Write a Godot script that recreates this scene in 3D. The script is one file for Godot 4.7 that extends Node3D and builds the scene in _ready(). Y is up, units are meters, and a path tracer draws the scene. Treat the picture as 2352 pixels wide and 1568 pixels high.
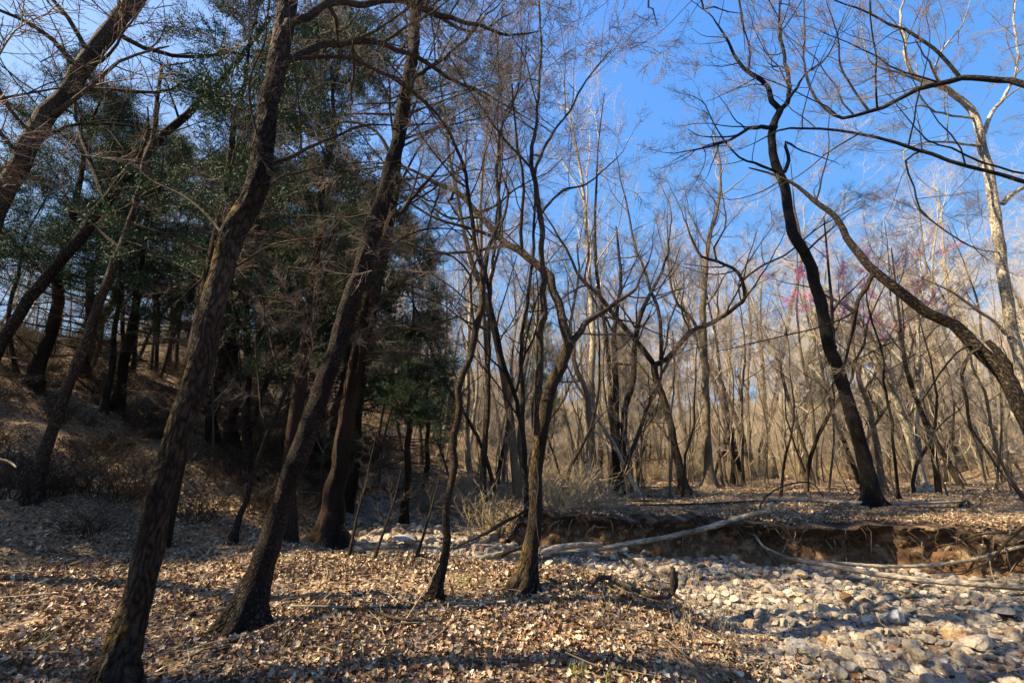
extends Node3D
# A bare spring wood with a stony dry creek, its cut bank, leaning trees and cedars.

const F := 1021.7            # focal length in the photograph's display pixels (2352 x 1568)
const PITCH := 14.5
const EYE := Vector3(0, 1.6, 0)
const SUN_AZ := -99.0        # degrees from straight ahead, negative is left
const SUN_EL := 43.0

var names := {}
var M := {}
var nz := FastNoiseLite.new()
var nz2 := FastNoiseLite.new()
var CR: Array = []           # creek: x, z, half width
var twig_mesh: Array = []
var far_twig: Array = []
var dark_twig: Array = []
var frond_mesh: Array = []
var shrub_mesh: Array = []
var hill_shrub: ArrayMesh
var thick_shrub: Array = []
var rock_mesh: Array = []
var leaf_mesh: Array = []
var flower_mesh: ArrayMesh
var R := RandomNumberGenerator.new()
var cp := cos(deg_to_rad(PITCH))
var sp := sin(deg_to_rad(PITCH))

# ------------------------------------------------------------------ mesh soup
class Soup:
	var v := PackedVector3Array()
	var n := PackedVector3Array()
	var u := PackedVector2Array()
	var c := PackedColorArray()
	var i := PackedInt32Array()
	var col := Color.WHITE
	var moss := 0.0
	var moss_from := Vector3.LEFT
	func mesh(mat: Material) -> ArrayMesh:
		var m := ArrayMesh.new()
		if v.is_empty():
			return m
		var a := []
		a.resize(Mesh.ARRAY_MAX)
		a[Mesh.ARRAY_VERTEX] = v
		a[Mesh.ARRAY_NORMAL] = n
		a[Mesh.ARRAY_TEX_UV] = u
		a[Mesh.ARRAY_COLOR] = c
		a[Mesh.ARRAY_INDEX] = i
		m.add_surface_from_arrays(Mesh.PRIMITIVE_TRIANGLES, a)
		m.surface_set_material(0, mat)
		return m
	func tri(p: Vector3, q: Vector3, r: Vector3) -> void:   # clockwise seen from outside
		var k := v.size()
		var nn := (r - p).cross(q - p).normalized()
		v.append(p); v.append(q); v.append(r)
		for j in 3:
			n.append(nn); c.append(col)
		u.append(Vector2(p.x, p.z)); u.append(Vector2(q.x, q.z)); u.append(Vector2(r.x, r.z))
		i.append(k); i.append(k + 1); i.append(k + 2)

# ------------------------------------------------------------------ naming
func numbered(called: String) -> String:
	if not names.has(called):
		names[called] = 0
		return called
	names[called] += 1
	return "%s_%03d" % [called, names[called]]

func tag(o: Node, label: String, category: String, group := "", kind := "") -> Node:
	if label: o.set_meta("label", label)
	if category: o.set_meta("category", category)
	if group: o.set_meta("group", group)
	if kind: o.set_meta("kind", kind)
	return o

func thing(called: String, label: String, category: String, at := Vector3.ZERO, group := "") -> Node3D:
	var o := Node3D.new()
	o.name = numbered(called)
	add_child(o, true)
	o.position = at
	tag(o, label, category, group)
	return o

func part(called: String, mesh: Mesh, parent: Node, stuff := false) -> MeshInstance3D:
	var o := MeshInstance3D.new()
	var k := 0
	var nm := called
	while parent.has_node(nm):
		k += 1
		nm = "%s_%03d" % [called, k]
	o.name = nm
	o.mesh = mesh
	parent.add_child(o, true)
	if stuff: o.set_meta("kind", "stuff")
	return o

func scatter(called: String, mesh: Mesh, list: Array, parent: Node, cols: Array = []) -> MultiMeshInstance3D:
	var mm := MultiMesh.new()
	mm.transform_format = MultiMesh.TRANSFORM_3D
	mm.use_colors = not cols.is_empty()
	mm.mesh = mesh
	mm.instance_count = list.size()
	var b := PackedFloat32Array()
	var st := 16 if cols else 12
	b.resize(list.size() * st)
	var k := 0
	for q in list.size():
		var t: Transform3D = list[q]
		var x := t.basis.x; var y := t.basis.y; var z := t.basis.z; var o := t.origin
		b[k] = x.x; b[k + 1] = y.x; b[k + 2] = z.x; b[k + 3] = o.x
		b[k + 4] = x.y; b[k + 5] = y.y; b[k + 6] = z.y; b[k + 7] = o.y
		b[k + 8] = x.z; b[k + 9] = y.z; b[k + 10] = z.z; b[k + 11] = o.z
		if cols:
			var cc: Color = cols[q]
			b[k + 12] = cc.r; b[k + 13] = cc.g; b[k + 14] = cc.b; b[k + 15] = 1.0
		k += st
	mm.buffer = b
	var mi := MultiMeshInstance3D.new()
	mi.name = called if parent != self else numbered(called)
	mi.multimesh = mm
	parent.add_child(mi, true)
	mi.set_meta("kind", "stuff")
	return mi

# ------------------------------------------------------------------ camera rays
func ray(px: float, py: float) -> Vector3:
	var a := (px - 1176.0) / F
	var b := -(py - 784.0) / F
	return Vector3(a, b * cp + sp, b * sp - cp)

func on_z(px: float, py: float, z: float) -> Vector3:
	var d := ray(px, py)
	return EYE + d * ((z - EYE.z) / d.z)

func on_ground(px: float, py: float) -> Vector3:
	var d := ray(px, py)
	var t := 2.0
	while t < 150.0:
		var p := EYE + d * t
		if p.y < height(p.x, p.z):
			var lo := t - 0.25
			var hi := t
			for k in 10:
				var mid := (lo + hi) * 0.5
				var q := EYE + d * mid
				if q.y < height(q.x, q.z): hi = mid
				else: lo = mid
			return EYE + d * hi
		t += 0.25
	return EYE + d * 40.0

func off_axis(px: float) -> float:
	var a := (px - 1176.0) / F
	return sqrt(1.0 + a * a)

func depth(p: Vector3) -> float:
	return (p - EYE).dot(Vector3(0, sp, -cp))

# ------------------------------------------------------------------ terrain
func creek(x: float, z: float) -> Vector2:      # (metres outside the bed, side: +1 far bank)
	if z < -34.0 or x > 24.0 or x < -14.0 or z > 6.0:
		return Vector2(20.0, 1.0)
	var best := 1e9
	var side := 1.0
	for k in CR.size() - 1:
		var a: Vector3 = CR[k]
		var b: Vector3 = CR[k + 1]
		var dx := b.x - a.x
		var dz := b.y - a.y
		var ex := x - a.x
		var ez := z - a.y
		var t := clampf((ex * dx + ez * dz) / (dx * dx + dz * dz), 0.0, 1.0)
		var qx := ex - dx * t
		var qz := ez - dz * t
		var d := sqrt(qx * qx + qz * qz) - lerpf(a.z, b.z, t)
		if d < best:
			best = d
			side = 1.0 if dx * ez - dz * ex > 0.0 else -1.0
	return Vector2(best + nz.get_noise_2d(x * 1.6, z * 1.6) * 0.35, side)

func height(x: float, z: float) -> float:
	var c := creek(x, z)
	var top := 0.0
	var w := 1.7
	var from := 0.0
	var n1 := nz.get_noise_2d(x * 0.5 + 90.0, z * 0.5)
	if c.y > 0.0:
		var steep := smoothstep(-0.9, 0.3, x)
		top = 0.26 + n1 * 0.12
		w = lerpf(1.5, 0.75, steep)
		from = 0.4 * steep
	else:
		top = 0.0 + n1 * 0.12
	var bed := -0.52 + nz.get_noise_2d(x * 2.0, z * 2.0) * 0.1 - 0.05 * smoothstep(2.0, 6.0, x)
	var h := lerpf(bed, top, smoothstep(from, w, c.x))
	h += nz2.get_noise_2d(x * 3.0, z * 3.0) * 0.05 * smoothstep(0.0, 1.0, c.x)
	var d := (x + 7.0) * -0.933 + (z + 9.0) * -0.36
	if d > 0.0:
		var hill := 0.24 * d + 0.02 * d * d if d < 8.0 else 3.2 + 0.5 * (d - 8.0)
		h += 15.0 * (1.0 - exp(-hill / 15.0))
		h += nz.get_noise_2d(x * 0.9, z * 0.9) * 0.35 * clampf(d * 0.3, 0.0, 1.0)
	if z < -44.0:
		h += 14.0 * (1.0 - exp((z + 44.0) * 0.012))
	if x > 24.0:
		h += 6.0 * (1.0 - exp((24.0 - x) * 0.03))
	return h

func axis(lo: float, hi: float, core_lo: float, core_hi: float, step: float) -> PackedFloat32Array:
	var a := PackedFloat32Array()
	var left := []
	var p := core_lo
	var s := step
	while p > lo:
		s *= 1.12
		p -= s
		left.push_front(maxf(p, lo))
	for q in left: a.append(q)
	p = core_lo
	while p < core_hi:
		a.append(p); p += step
	s = step
	while p < hi:
		a.append(p); s *= 1.12; p += s
	a.append(hi)
	return a

func sheet(xs: PackedFloat32Array, zs: PackedFloat32Array, mat: Material, lift: float, keep: Callable) -> ArrayMesh:
	var s := Soup.new()
	var nx := xs.size()
	var nzz := zs.size()
	var ok := PackedByteArray()
	for b in nzz:
		for a in nx:
			var x := xs[a]
			var z := zs[b]
			s.v.append(Vector3(x, height(x, z) + lift, z))
			s.u.append(Vector2(x, z))
			var k = keep.call(x, z)
			ok.append(1 if k.a > 0.0 else 0)
			s.c.append(Color(k.r, k.g, k.b))
	for b in nzz:
		for a in nx:
			var l := s.v[b * nx + maxi(a - 1, 0)]
			var r := s.v[b * nx + mini(a + 1, nx - 1)]
			var f := s.v[maxi(b - 1, 0) * nx + a]
			var g := s.v[mini(b + 1, nzz - 1) * nx + a]
			s.n.append((g - f).cross(r - l).normalized())
	for b in nzz - 1:
		for a in nx - 1:
			var k := b * nx + a
			if ok[k] + ok[k + 1] + ok[k + nx] + ok[k + nx + 1] == 0: continue
			s.i.append(k); s.i.append(k + 1); s.i.append(k + nx + 1)
			s.i.append(k); s.i.append(k + nx + 1); s.i.append(k + nx)
	return s.mesh(mat)

# ------------------------------------------------------------------ tubes
func smooth_path(p: PackedVector3Array, r: PackedFloat32Array, step: float) -> Array:
	var op := PackedVector3Array()
	var orr := PackedFloat32Array()
	for k in p.size() - 1:
		var a := p[maxi(k - 1, 0)]
		var b := p[k]
		var c := p[k + 1]
		var d := p[mini(k + 2, p.size() - 1)]
		var n := maxi(1, int(ceil(b.distance_to(c) / step)))
		for j in n:
			var t := float(j) / n
			op.append(b.cubic_interpolate(c, a, d, t))
			orr.append(lerpf(r[k], r[k + 1], t))
	op.append(p[p.size() - 1])
	orr.append(r[r.size() - 1])
	return [op, orr]

func tube(s: Soup, p: PackedVector3Array, r: PackedFloat32Array, sides: int, tile := 0.8, stretch := 2.0, lump := 0.0, flute := 0.0, foot := 0.0) -> void:
	var n := p.size()
	if n < 2: return
	var k0 := s.v.size()
	var t := (p[1] - p[0]).normalized()
	var a := t.cross(Vector3.FORWARD if absf(t.z) < 0.8 else Vector3.RIGHT).normalized()
	var vv := 0.0
	var rep := maxf(1.0, roundf(TAU * r[0] / tile))
	for k in n:
		t = (p[mini(k + 1, n - 1)] - p[maxi(k - 1, 0)]).normalized()
		a = (a - t * a.dot(t)).normalized()
		var b := t.cross(a)
		if k > 0: vv += p[k].distance_to(p[k - 1]) / (tile * stretch)
		for j in sides + 1:
			var th := TAU * (j % sides) / sides
			var dir := a * cos(th) + b * sin(th)
			var rr := r[k]
			if lump > 0.0:
				var q := p[k] + dir * rr
				rr *= 1.0 + lump * (nz2.get_noise_3d(q.x * 9.0, q.y * 3.0, q.z * 9.0) + 0.5 * nz2.get_noise_3d(q.x * 26.0, q.y * 6.0, q.z * 26.0 + 50.0))
				rr *= 1.0 - lump * 0.9 * absf(nz2.get_noise_3d(q.x * 44.0, q.y * 7.0, q.z * 44.0))
				if foot > 0.0:
					rr *= 1.0 + foot * exp(-maxf(p[k].y, 0.0) / 0.2) * (0.5 + 0.5 * sin(th * 5.0 + p[0].x * 9.0 + nz.get_noise_2d(th, k0) * 3.0))
				if flute > 0.0:
					rr *= 1.0 + flute * sin(th * 5.0 + p[k].y * 0.5) * 0.6 + flute * 0.5 * sin(th * 9.0 + 2.0)
			s.v.append(p[k] + dir * rr)
			s.n.append(dir)
			s.u.append(Vector2(rep * j / sides, vv))
			var c := s.col
			if lump > 0.0:
				var q3 := p[k] + dir * rr
				var tone := 0.74 + 0.6 * nz2.get_noise_3d(q3.x * 3.0 + 11.0, q3.y * 1.3, q3.z * 3.0)
				c = Color(c.r * tone, c.g * tone, c.b * tone)
				var li := smoothstep(0.22, 0.4, nz.get_noise_3d(q3.x * 5.0, q3.y * 4.0 + 70.0, q3.z * 5.0))
				c = c.lerp(Color(1.0, 1.0, 0.93), li * 0.6)
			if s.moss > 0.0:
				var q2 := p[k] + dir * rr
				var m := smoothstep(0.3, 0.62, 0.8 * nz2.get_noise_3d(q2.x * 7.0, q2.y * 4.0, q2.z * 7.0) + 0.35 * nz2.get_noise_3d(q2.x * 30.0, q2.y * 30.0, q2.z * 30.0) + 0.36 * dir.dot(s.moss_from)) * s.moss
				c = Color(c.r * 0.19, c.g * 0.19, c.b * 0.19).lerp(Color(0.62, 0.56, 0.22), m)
			s.c.append(c)
	var w := sides + 1
	if lump > 0.0:
		for k in n:
			for j in sides:
				var e := s.v[k0 + k * w + (j + 1) % sides] - s.v[k0 + k * w + (j + sides - 1) % sides]
				var f := s.v[k0 + mini(k + 1, n - 1) * w + j] - s.v[k0 + maxi(k - 1, 0) * w + j]
				var nn := e.cross(f).normalized()
				if nn.dot(s.n[k0 + k * w + j]) < 0.0: nn = -nn
				s.n[k0 + k * w + j] = nn
			s.n[k0 + k * w + sides] = s.n[k0 + k * w]
	for k in n - 1:
		for j in sides:
			var q := k0 + k * w + j
			s.i.append(q); s.i.append(q + w); s.i.append(q + w + 1)
			s.i.append(q); s.i.append(q + w + 1); s.i.append(q + 1)
	# close both ends
	for e in [0, n - 1]:
		if r[e] < 0.012: continue
		var cidx := s.v.size()
		s.v.append(p[e]); s.u.append(Vector2.ZERO); s.c.append(s.col)
		s.n.append((p[0] - p[1] if e == 0 else p[n - 1] - p[n - 2]).normalized())
		for j in sides:
			var q: int = k0 + e * w + j
			s.i.append(cidx)
			if e == 0: s.i.append(q); s.i.append(q + 1)
			else: s.i.append(q + 1); s.i.append(q)

func sides_for(r: float) -> int:
	return 18 if r > 0.12 else 11 if r > 0.05 else 7 if r > 0.022 else 5 if r > 0.01 else 3

func aim(d: Vector3, roll: float, s: float, o: Vector3) -> Transform3D:
	var y := d.normalized()
	var x := y.cross(Vector3.UP if absf(y.y) < 0.95 else Vector3.RIGHT).normalized()
	var z := x.cross(y)
	var b := Basis(x, y, z) * Basis(Vector3.UP, roll)
	return Transform3D(b.scaled(Vector3.ONE * s), o)

# ------------------------------------------------------------------ bare trees
# a tree under way: base, rng, small (branch mesh), tw (twig places), settings
func start(base: Vector3, seed_: int, o := {}) -> Dictionary:
	var g := RandomNumberGenerator.new()
	g.seed = seed_
	var T := {"base": base, "g": g, "small": Soup.new(), "tw": [], "per": 2.6, "up": 0.06, "wob": 0.22, "tws": 0.55, "step": 0.4, "bark": M.bark, "min": 0.004}
	T.merge(o, true)
	return T

func side_dir(g: RandomNumberGenerator, t: Vector3, spread: float) -> Vector3:
	var r := Vector3(g.randf_range(-1, 1), g.randf_range(-1, 1), g.randf_range(-1, 1))
	r = (r - t * r.dot(t)).normalized()
	var a := spread * g.randf_range(0.7, 1.3)
	return (t * cos(a) + r * sin(a)).normalized()

func grow(T: Dictionary, p: Vector3, d: Vector3, L: float, r: float, lvl: int) -> void:
	var g: RandomNumberGenerator = T.g
	var n := clampi(int(L / 0.22) + 2, 3, 9)
	var pts := PackedVector3Array([p])
	var rad := PackedFloat32Array([r])
	var q := p
	for k in n - 1:
		d = (d + Vector3(g.randf_range(-1, 1), g.randf_range(-1, 1), g.randf_range(-1, 1)) * float(T.wob) + Vector3.UP * float(T.up)).normalized()
		q += d * (L / (n - 1))
		pts.append(q)
		rad.append(maxf(r * (1.0 - 0.68 * (k + 1.0) / (n - 1)), 0.0022))
	tube(T.small, pts, rad, mini(sides_for(r), 7), 0.3, 2.0)
	sprout(T, pts, rad, 0.15, lvl, L)
	T.tw.append(aim(d, g.randf() * TAU, float(T.tws) * g.randf_range(0.7, 1.2), q))

func sprout(T: Dictionary, pts: PackedVector3Array, rad: PackedFloat32Array, t0: float, lvl: int, L: float, per := 0.0, cap := 99.0) -> void:
	var g: RandomNumberGenerator = T.g
	var n := pts.size()
	var pr := per if per > 0.0 else float(T.per)
	if lvl <= 0:
		var cnt := maxi(1, int(L / (float(T.tws) * 0.55)))
		for k in cnt:
			var f := g.randf_range(0.2, 1.0) * (n - 1)
			var j := mini(int(f), n - 2)
			var t := (pts[j + 1] - pts[j]).normalized()
			T.tw.append(aim((side_dir(g, t, 0.8) + Vector3.UP * 0.2).normalized(), g.randf() * TAU, float(T.tws) * g.randf_range(0.6, 1.1), pts[j].lerp(pts[j + 1], f - j)))
		return
	var cnt := maxi(1, int(round(L * (1.0 - t0) * pr * 1.1)))
	for k in cnt:
		var f := (t0 + (1.0 - t0) * (k + g.randf()) / cnt) * (n - 1)
		var j := mini(int(f), n - 2)
		var t := (pts[j + 1] - pts[j]).normalized()
		var rr := lerpf(rad[j], rad[j + 1], f - j)
		var cl := minf(L * g.randf_range(0.3, 0.6) * (1.2 - 0.6 * f / (n - 1)), cap)
		var cr := clampf(minf(rr * g.randf_range(0.35, 0.65), cl * 0.016 + 0.003), float(T.min), 0.5)
		var dd := (side_dir(g, t, 0.95) + Vector3.UP * float(T.up) * 2.0).normalized()
		grow(T, pts[j].lerp(pts[j + 1], f - j), dd, cl, cr, lvl - 1)

# a limb traced in the picture: px, py, width in px per point; z runs from z0 to z1 metres about the base
func trace(T: Dictionary, d: Array, z0: float, z1: float) -> Array:
	var p := PackedVector3Array()
	var r := PackedFloat32Array()
	var n := d.size() / 3
	var base: Vector3 = T.base
	for k in n:
		var z := base.z + lerpf(z0, z1, float(k) / maxi(n - 1, 1))
		var q := on_z(d[k * 3], d[k * 3 + 1], z)
		p.append(q - base)
		r.append(maxf(float(d[k * 3 + 2]) * 0.41 * depth(q) / F / off_axis(d[k * 3]), 0.003))
	var pr := smooth_path(p, r, T.step)
	var sp_: PackedVector3Array = pr[0]
	var sr: PackedFloat32Array = pr[1]
	var ph: float = float(T.g.randf()) * 90.0
	for k in range(2, sp_.size() - 1):       # limbs are never quite smooth: small kinks
		var q := sp_[k]
		var a := minf(sr[k] * (1.3 if sr[k] < 0.09 else 0.35), 0.06)
		var w := 1.3 if sr[k] > 0.09 else 2.6
		sp_[k] += Vector3(nz2.get_noise_2d((q.y + q.x) * w, ph), nz2.get_noise_2d(q.x * w, ph + 30.0), nz2.get_noise_2d((q.y + q.x) * w, ph + 60.0)) * a
	return [sp_, sr]

func root_of(T: Dictionary, called: String, label: String, cat := "tree", group := "") -> Node3D:
	var o := thing(called, label, cat, T.base, group)
	T.node = o
	return o

func trunk(T: Dictionary, d: Array, z0 := 0.0, z1 := 0.0, o := {}) -> Array:
	# lets the trunk run into the ground and flare
	var pr := trace(T, d, z0, z1)
	var p: PackedVector3Array = pr[0]
	var r: PackedFloat32Array = pr[1]
	var flare: float = o.get("flare", 0.6)
	if flare > 0.0:
		for k in r.size():
			r[k] *= 1.0 + flare * exp(-maxf(p[k].y, 0.0) / (r[0] * 1.4))
		p.insert(0, p[0] - Vector3((p[1] - p[0]).x * 0.3, 0.25, 0)); r.insert(0, r[0] * 1.15)
	var s := Soup.new()
	s.moss = o.get("moss", 0.0)
	s.col = o.get("col", Color.WHITE)
	tube(s, p, r, o.get("sides", sides_for(r[1])), o.get("tile", 0.8), o.get("stretch", 2.0), o.get("lump", 0.12), o.get("flute", 0.0), 0.8 if flare > 0.0 else 0.0)
	part(o.get("called", "trunk"), s.mesh(T.bark), T.node)
	return [p, r]

func limb(T: Dictionary, d: Array, z0: float, z1: float, lvl := 2, per := 0.0, t0 := 0.2, o := {}) -> Array:
	var oo := {"flare": 0.0, "called": "limb", "lump": 0.08}
	oo.merge(o, true)
	var pr := trunk(T, d, z0, z1, oo)
	dress(T, pr, t0, lvl, per)
	var p: PackedVector3Array = pr[0]
	var r: PackedFloat32Array = pr[1]
	var n := p.size()
	if n > 2 and lvl > 0:
		var dir := (p[n - 1] - p[n - 3]).normalized()
		grow(T, p[n - 1], dir, clampf(r[n - 1] * 70.0, 0.5, 2.6), r[n - 1], 1)
	return pr

func dress(T: Dictionary, pr: Array, t0: float, lvl: int, per := 0.0, cap := 3.2) -> void:
	var p: PackedVector3Array = pr[0]
	var L := 0.0
	for k in p.size() - 1: L += p[k].distance_to(p[k + 1])
	sprout(T, p, pr[1], t0, lvl, minf(L, 7.0), (per if per > 0.0 else float(T.per)) * L / minf(L, 7.0), cap)

func finish(T: Dictionary) -> void:
	if (T.small as Soup).v.size():
		part("branches", (T.small as Soup).mesh(T.get("bmat", T.bark)), T.node, true)
	if T.tw.size():
		scatter("twigs", (T.get("twm", twig_mesh) as Array)[int(T.g.randi()) % 4], T.tw, T.node)

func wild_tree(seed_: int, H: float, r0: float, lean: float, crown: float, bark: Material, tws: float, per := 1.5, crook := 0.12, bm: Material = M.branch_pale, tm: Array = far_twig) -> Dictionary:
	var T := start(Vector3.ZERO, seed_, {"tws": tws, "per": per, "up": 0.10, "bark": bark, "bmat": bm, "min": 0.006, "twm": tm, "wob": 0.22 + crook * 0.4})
	T.node = Node3D.new()
	var g: RandomNumberGenerator = T.g
	var p := PackedVector3Array()
	var r := PackedFloat32Array()
	var q := Vector3(0, -0.3, 0)
	var d := Vector3(lean, 1, g.randf_range(-0.1, 0.1)).normalized()
	var n := 14
	for k in n:
		p.append(q)
		r.append(r0 * (1.0 - 0.88 * k / (n - 1.0)) * (1.35 if k == 0 else 1.0))
		d = (d + Vector3(g.randf_range(-1, 1), 0.35, g.randf_range(-1, 1)) * crook).normalized()
		q += d * (H / (n - 1))
	var s := Soup.new()
	tube(s, p, r, 8, 0.4, 2.5, 0.08)
	part("trunk", s.mesh(bark), T.node)
	sprout(T, p, r, crown, 2, minf(H * 0.55, 7.0), per * H / minf(H * 0.55, 7.0) * 0.9, 4.2)
	finish(T)
	return T

# ------------------------------------------------------------------ small instanced shapes
func make_twig(seed_: int, fat: float, mm: Material) -> ArrayMesh:     # about one unit long, grows along +y
	var g := RandomNumberGenerator.new()
	g.seed = seed_
	var s := Soup.new()
	var q := Vector3.ZERO
	var d := Vector3.UP
	var p := PackedVector3Array([q])
	var r := PackedFloat32Array([0.0085 * fat])
	for k in 5:
		d = (d + Vector3(g.randf_range(-1, 1), 0.1, g.randf_range(-1, 1)) * 0.24).normalized()
		q += d * 0.2
		p.append(q)
		r.append(fat * (0.0085 - 0.001 * (k + 1)))
	tube(s, p, r, 3)
	for k in 11:
		var f := 0.3 + 4.7 * k / 11.0
		var j := int(f)
		var o := p[j].lerp(p[j + 1], f - j)
		var e := side_dir(g, (p[j + 1] - p[j]).normalized(), 0.85)
		var L := g.randf_range(0.25, 0.6) * (1.1 - 0.12 * f)
		var m := o + e * L * 0.5 + Vector3(g.randf_range(-1, 1), g.randf_range(-1, 1), g.randf_range(-1, 1)) * 0.04
		var t := m + (e + Vector3.UP * 0.3).normalized() * L * 0.5
		tube(s, PackedVector3Array([o, m, t]), PackedFloat32Array([0.0052 * fat, 0.0044 * fat, 0.003 * fat]), 3)
		for w in 2 + int(L * 3.0):
			var o2 := o.lerp(m, g.randf()) if w % 2 == 0 else m.lerp(t, g.randf())
			var e2 := side_dir(g, e, 0.8)
			var L2 := g.randf_range(0.08, 0.26)
			tube(s, PackedVector3Array([o2, o2 + e2 * L2]), PackedFloat32Array([0.0036 * fat, 0.0024 * fat]), 3)
	return s.mesh(mm)

func make_frond(seed_: int) -> ArrayMesh:    # a cedar spray, about one unit long
	var g := RandomNumberGenerator.new()
	g.seed = seed_
	var s := Soup.new()
	tube(s, PackedVector3Array([Vector3.ZERO, Vector3(0.02, 0.5, 0), Vector3(0, 0.95, 0.03)]), PackedFloat32Array([0.008, 0.006, 0.002]), 3)
	for k in 26:
		var y := 0.08 + 0.86 * k / 26.0
		var e := (side_dir(g, Vector3.UP, 0.9) * Vector3(1, 1, 0.65)).normalized()
		var L := g.randf_range(0.2, 0.42) * (1.15 - 0.7 * y)
		var o := Vector3(0.02, y, 0)
		for b in 5:
			var f := (b + 0.6) / 5.0
			var c := o + e * L * f
			var e2 := side_dir(g, e, 0.6)
			var l2 := L * g.randf_range(0.3, 0.55)
			var wv := e2.cross(Vector3(g.randf_range(-1, 1), g.randf_range(-1, 1), g.randf_range(-1, 1))).normalized() * 0.0115
			var sh := g.randf_range(0.6, 1.25)
			s.col = Color(sh, sh, sh)
			s.tri(c - wv, c + e2 * l2 * 0.5 + wv, c + e2 * l2)
			s.tri(c - wv, c + e2 * l2, c + e2 * l2 * 0.5 - wv * 1.4)
	return s.mesh(M.cedar_leaf)

func make_shrub(seed_: int, mm: Material) -> ArrayMesh:    # tangle of thin arching stems, about one unit high
	var g := RandomNumberGenerator.new()
	g.seed = seed_
	var s := Soup.new()
	for k in 34:
		var az := g.randf() * TAU
		var q := Vector3(cos(az), 0, sin(az)) * g.randf() * 0.25
		var d := (Vector3(cos(az) * 0.5, 1, sin(az) * 0.5)).normalized()
		var p := PackedVector3Array([q])
		var r := PackedFloat32Array([0.008])
		var L := g.randf_range(0.4, 1.1)
		for m in 5:
			d = (d + Vector3(g.randf_range(-1, 1), g.randf_range(-0.7, 0.3), g.randf_range(-1, 1)) * 0.33).normalized()
			q += d * L / 5.0
			p.append(q)
			r.append(0.008 - 0.0012 * (m + 1))
			var e := side_dir(g, d, 0.9)
			var l2 := g.randf_range(0.1, 0.35)
			tube(s, PackedVector3Array([q, q + e * l2 * 0.6, q + (e + Vector3.UP * 0.2) * l2]), PackedFloat32Array([0.0035, 0.003, 0.0015]), 3)
		var sh := g.randf_range(0.6, 1.4)
		s.col = Color(sh, sh, sh)
		tube(s, p, r, 3)
	return s.mesh(mm)

func make_leaf(seed_: int) -> ArrayMesh:     # a curled lobed dry leaf, one unit long, lying in xz
	var g := RandomNumberGenerator.new()
	g.seed = seed_
	var s := Soup.new()
	var n := 7
	var curl := g.randf_range(0.2, 0.95)
	var fold := g.randf_range(0.15, 0.7)
	var twist := g.randf_range(-0.5, 0.5)
	var mid: Array = []
	var le: Array = []
	var ri: Array = []
	for k in n:
		var t := k / (n - 1.0)
		var w := 0.33 * sin(PI * pow(t, 0.8)) * (1.15 if k % 2 == 1 else 0.68) + 0.015
		var y := curl * (t - 0.5) * (t - 0.5) + g.randf_range(-0.02, 0.02)
		var x := sin(t * 2.0) * twist * 0.2
		mid.append(Vector3(x, y, t - 0.5))
		le.append(Vector3(x - w, y + fold * w + g.randf_range(-0.04, 0.06), t - 0.5 + (0.05 if k % 2 else 0.0)))
		ri.append(Vector3(x + w, y + fold * w * g.randf_range(0.3, 1.2), t - 0.5 + (0.05 if k % 2 else 0.0)))
	for k in n - 1:
		s.tri(mid[k], le[k], le[k + 1]); s.tri(mid[k], le[k + 1], mid[k + 1])
		s.tri(mid[k], ri[k + 1], ri[k]); s.tri(mid[k], mid[k + 1], ri[k + 1])
	return s.mesh(M.leaf)

func make_rock(seed_: int, fine: bool) -> ArrayMesh:
	var g := RandomNumberGenerator.new()
	g.seed = seed_
	var sm := SphereMesh.new()
	sm.radius = 0.5; sm.height = 1.0
	sm.radial_segments = 14 if fine else 8
	sm.rings = 7 if fine else 4
	var a := sm.get_mesh_arrays()
	var vs: PackedVector3Array = a[Mesh.ARRAY_VERTEX]
	var ids: PackedInt32Array = a[Mesh.ARRAY_INDEX]
	var cuts: Array = []
	for k in 12:
		var d := Vector3(g.randf_range(-1, 1), g.randf_range(-1, 1), g.randf_range(-1, 1)).normalized()
		cuts.append(Plane(d, g.randf_range(0.24, 0.42)))
	var sc := Vector3(1.0, g.randf_range(0.35, 0.8), g.randf_range(0.55, 0.95))
	var off := g.randf() * 100.0
	for k in vs.size():
		var q := vs[k]
		for c: Plane in cuts:
			var ex := c.distance_to(q)
			if ex > 0.0: q -= c.normal * ex
		q += q.normalized() * nz2.get_noise_3d(q.x * 16.0 + off, q.y * 16.0, q.z * 16.0) * (0.045 if fine else 0.03)
		vs[k] = q * sc
	var s := Soup.new()
	for k in range(0, ids.size(), 3):
		var p := vs[ids[k]]; var q := vs[ids[k + 1]]; var r := vs[ids[k + 2]]
		if (q - p).cross(r - p).length() < 1e-7: continue
		s.tri(p, q, r)
	return s.mesh(M.stone)

# ------------------------------------------------------------------ materials
func ramp(cols: Array) -> Gradient:
	var gr := Gradient.new()
	var o := PackedFloat32Array()
	var c := PackedColorArray()
	for k in cols.size():
		o.append(cols[k][0])
		c.append(Color(cols[k][1], cols[k][2], cols[k][3]).linear_to_srgb())
	gr.offsets = o
	gr.colors = c
	return gr

func ntex(n: FastNoiseLite, gr: Gradient, size := 512) -> NoiseTexture2D:
	var t := NoiseTexture2D.new()
	t.width = size; t.height = size
	t.seamless = true
	t.generate_mipmaps = false
	t.noise = n
	if gr: t.color_ramp = gr
	return t

func bump(n: FastNoiseLite, strength: float, size := 512) -> NoiseTexture2D:
	var t := ntex(n, null, size)
	t.as_normal_map = true
	t.bump_strength = strength
	return t

func noise(type: int, freq: float, fractal: int, oct: int, seed_: int) -> FastNoiseLite:
	var n := FastNoiseLite.new()
	n.noise_type = type
	n.frequency = freq
	n.fractal_type = fractal
	n.fractal_octaves = oct
	n.seed = seed_
	return n

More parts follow.
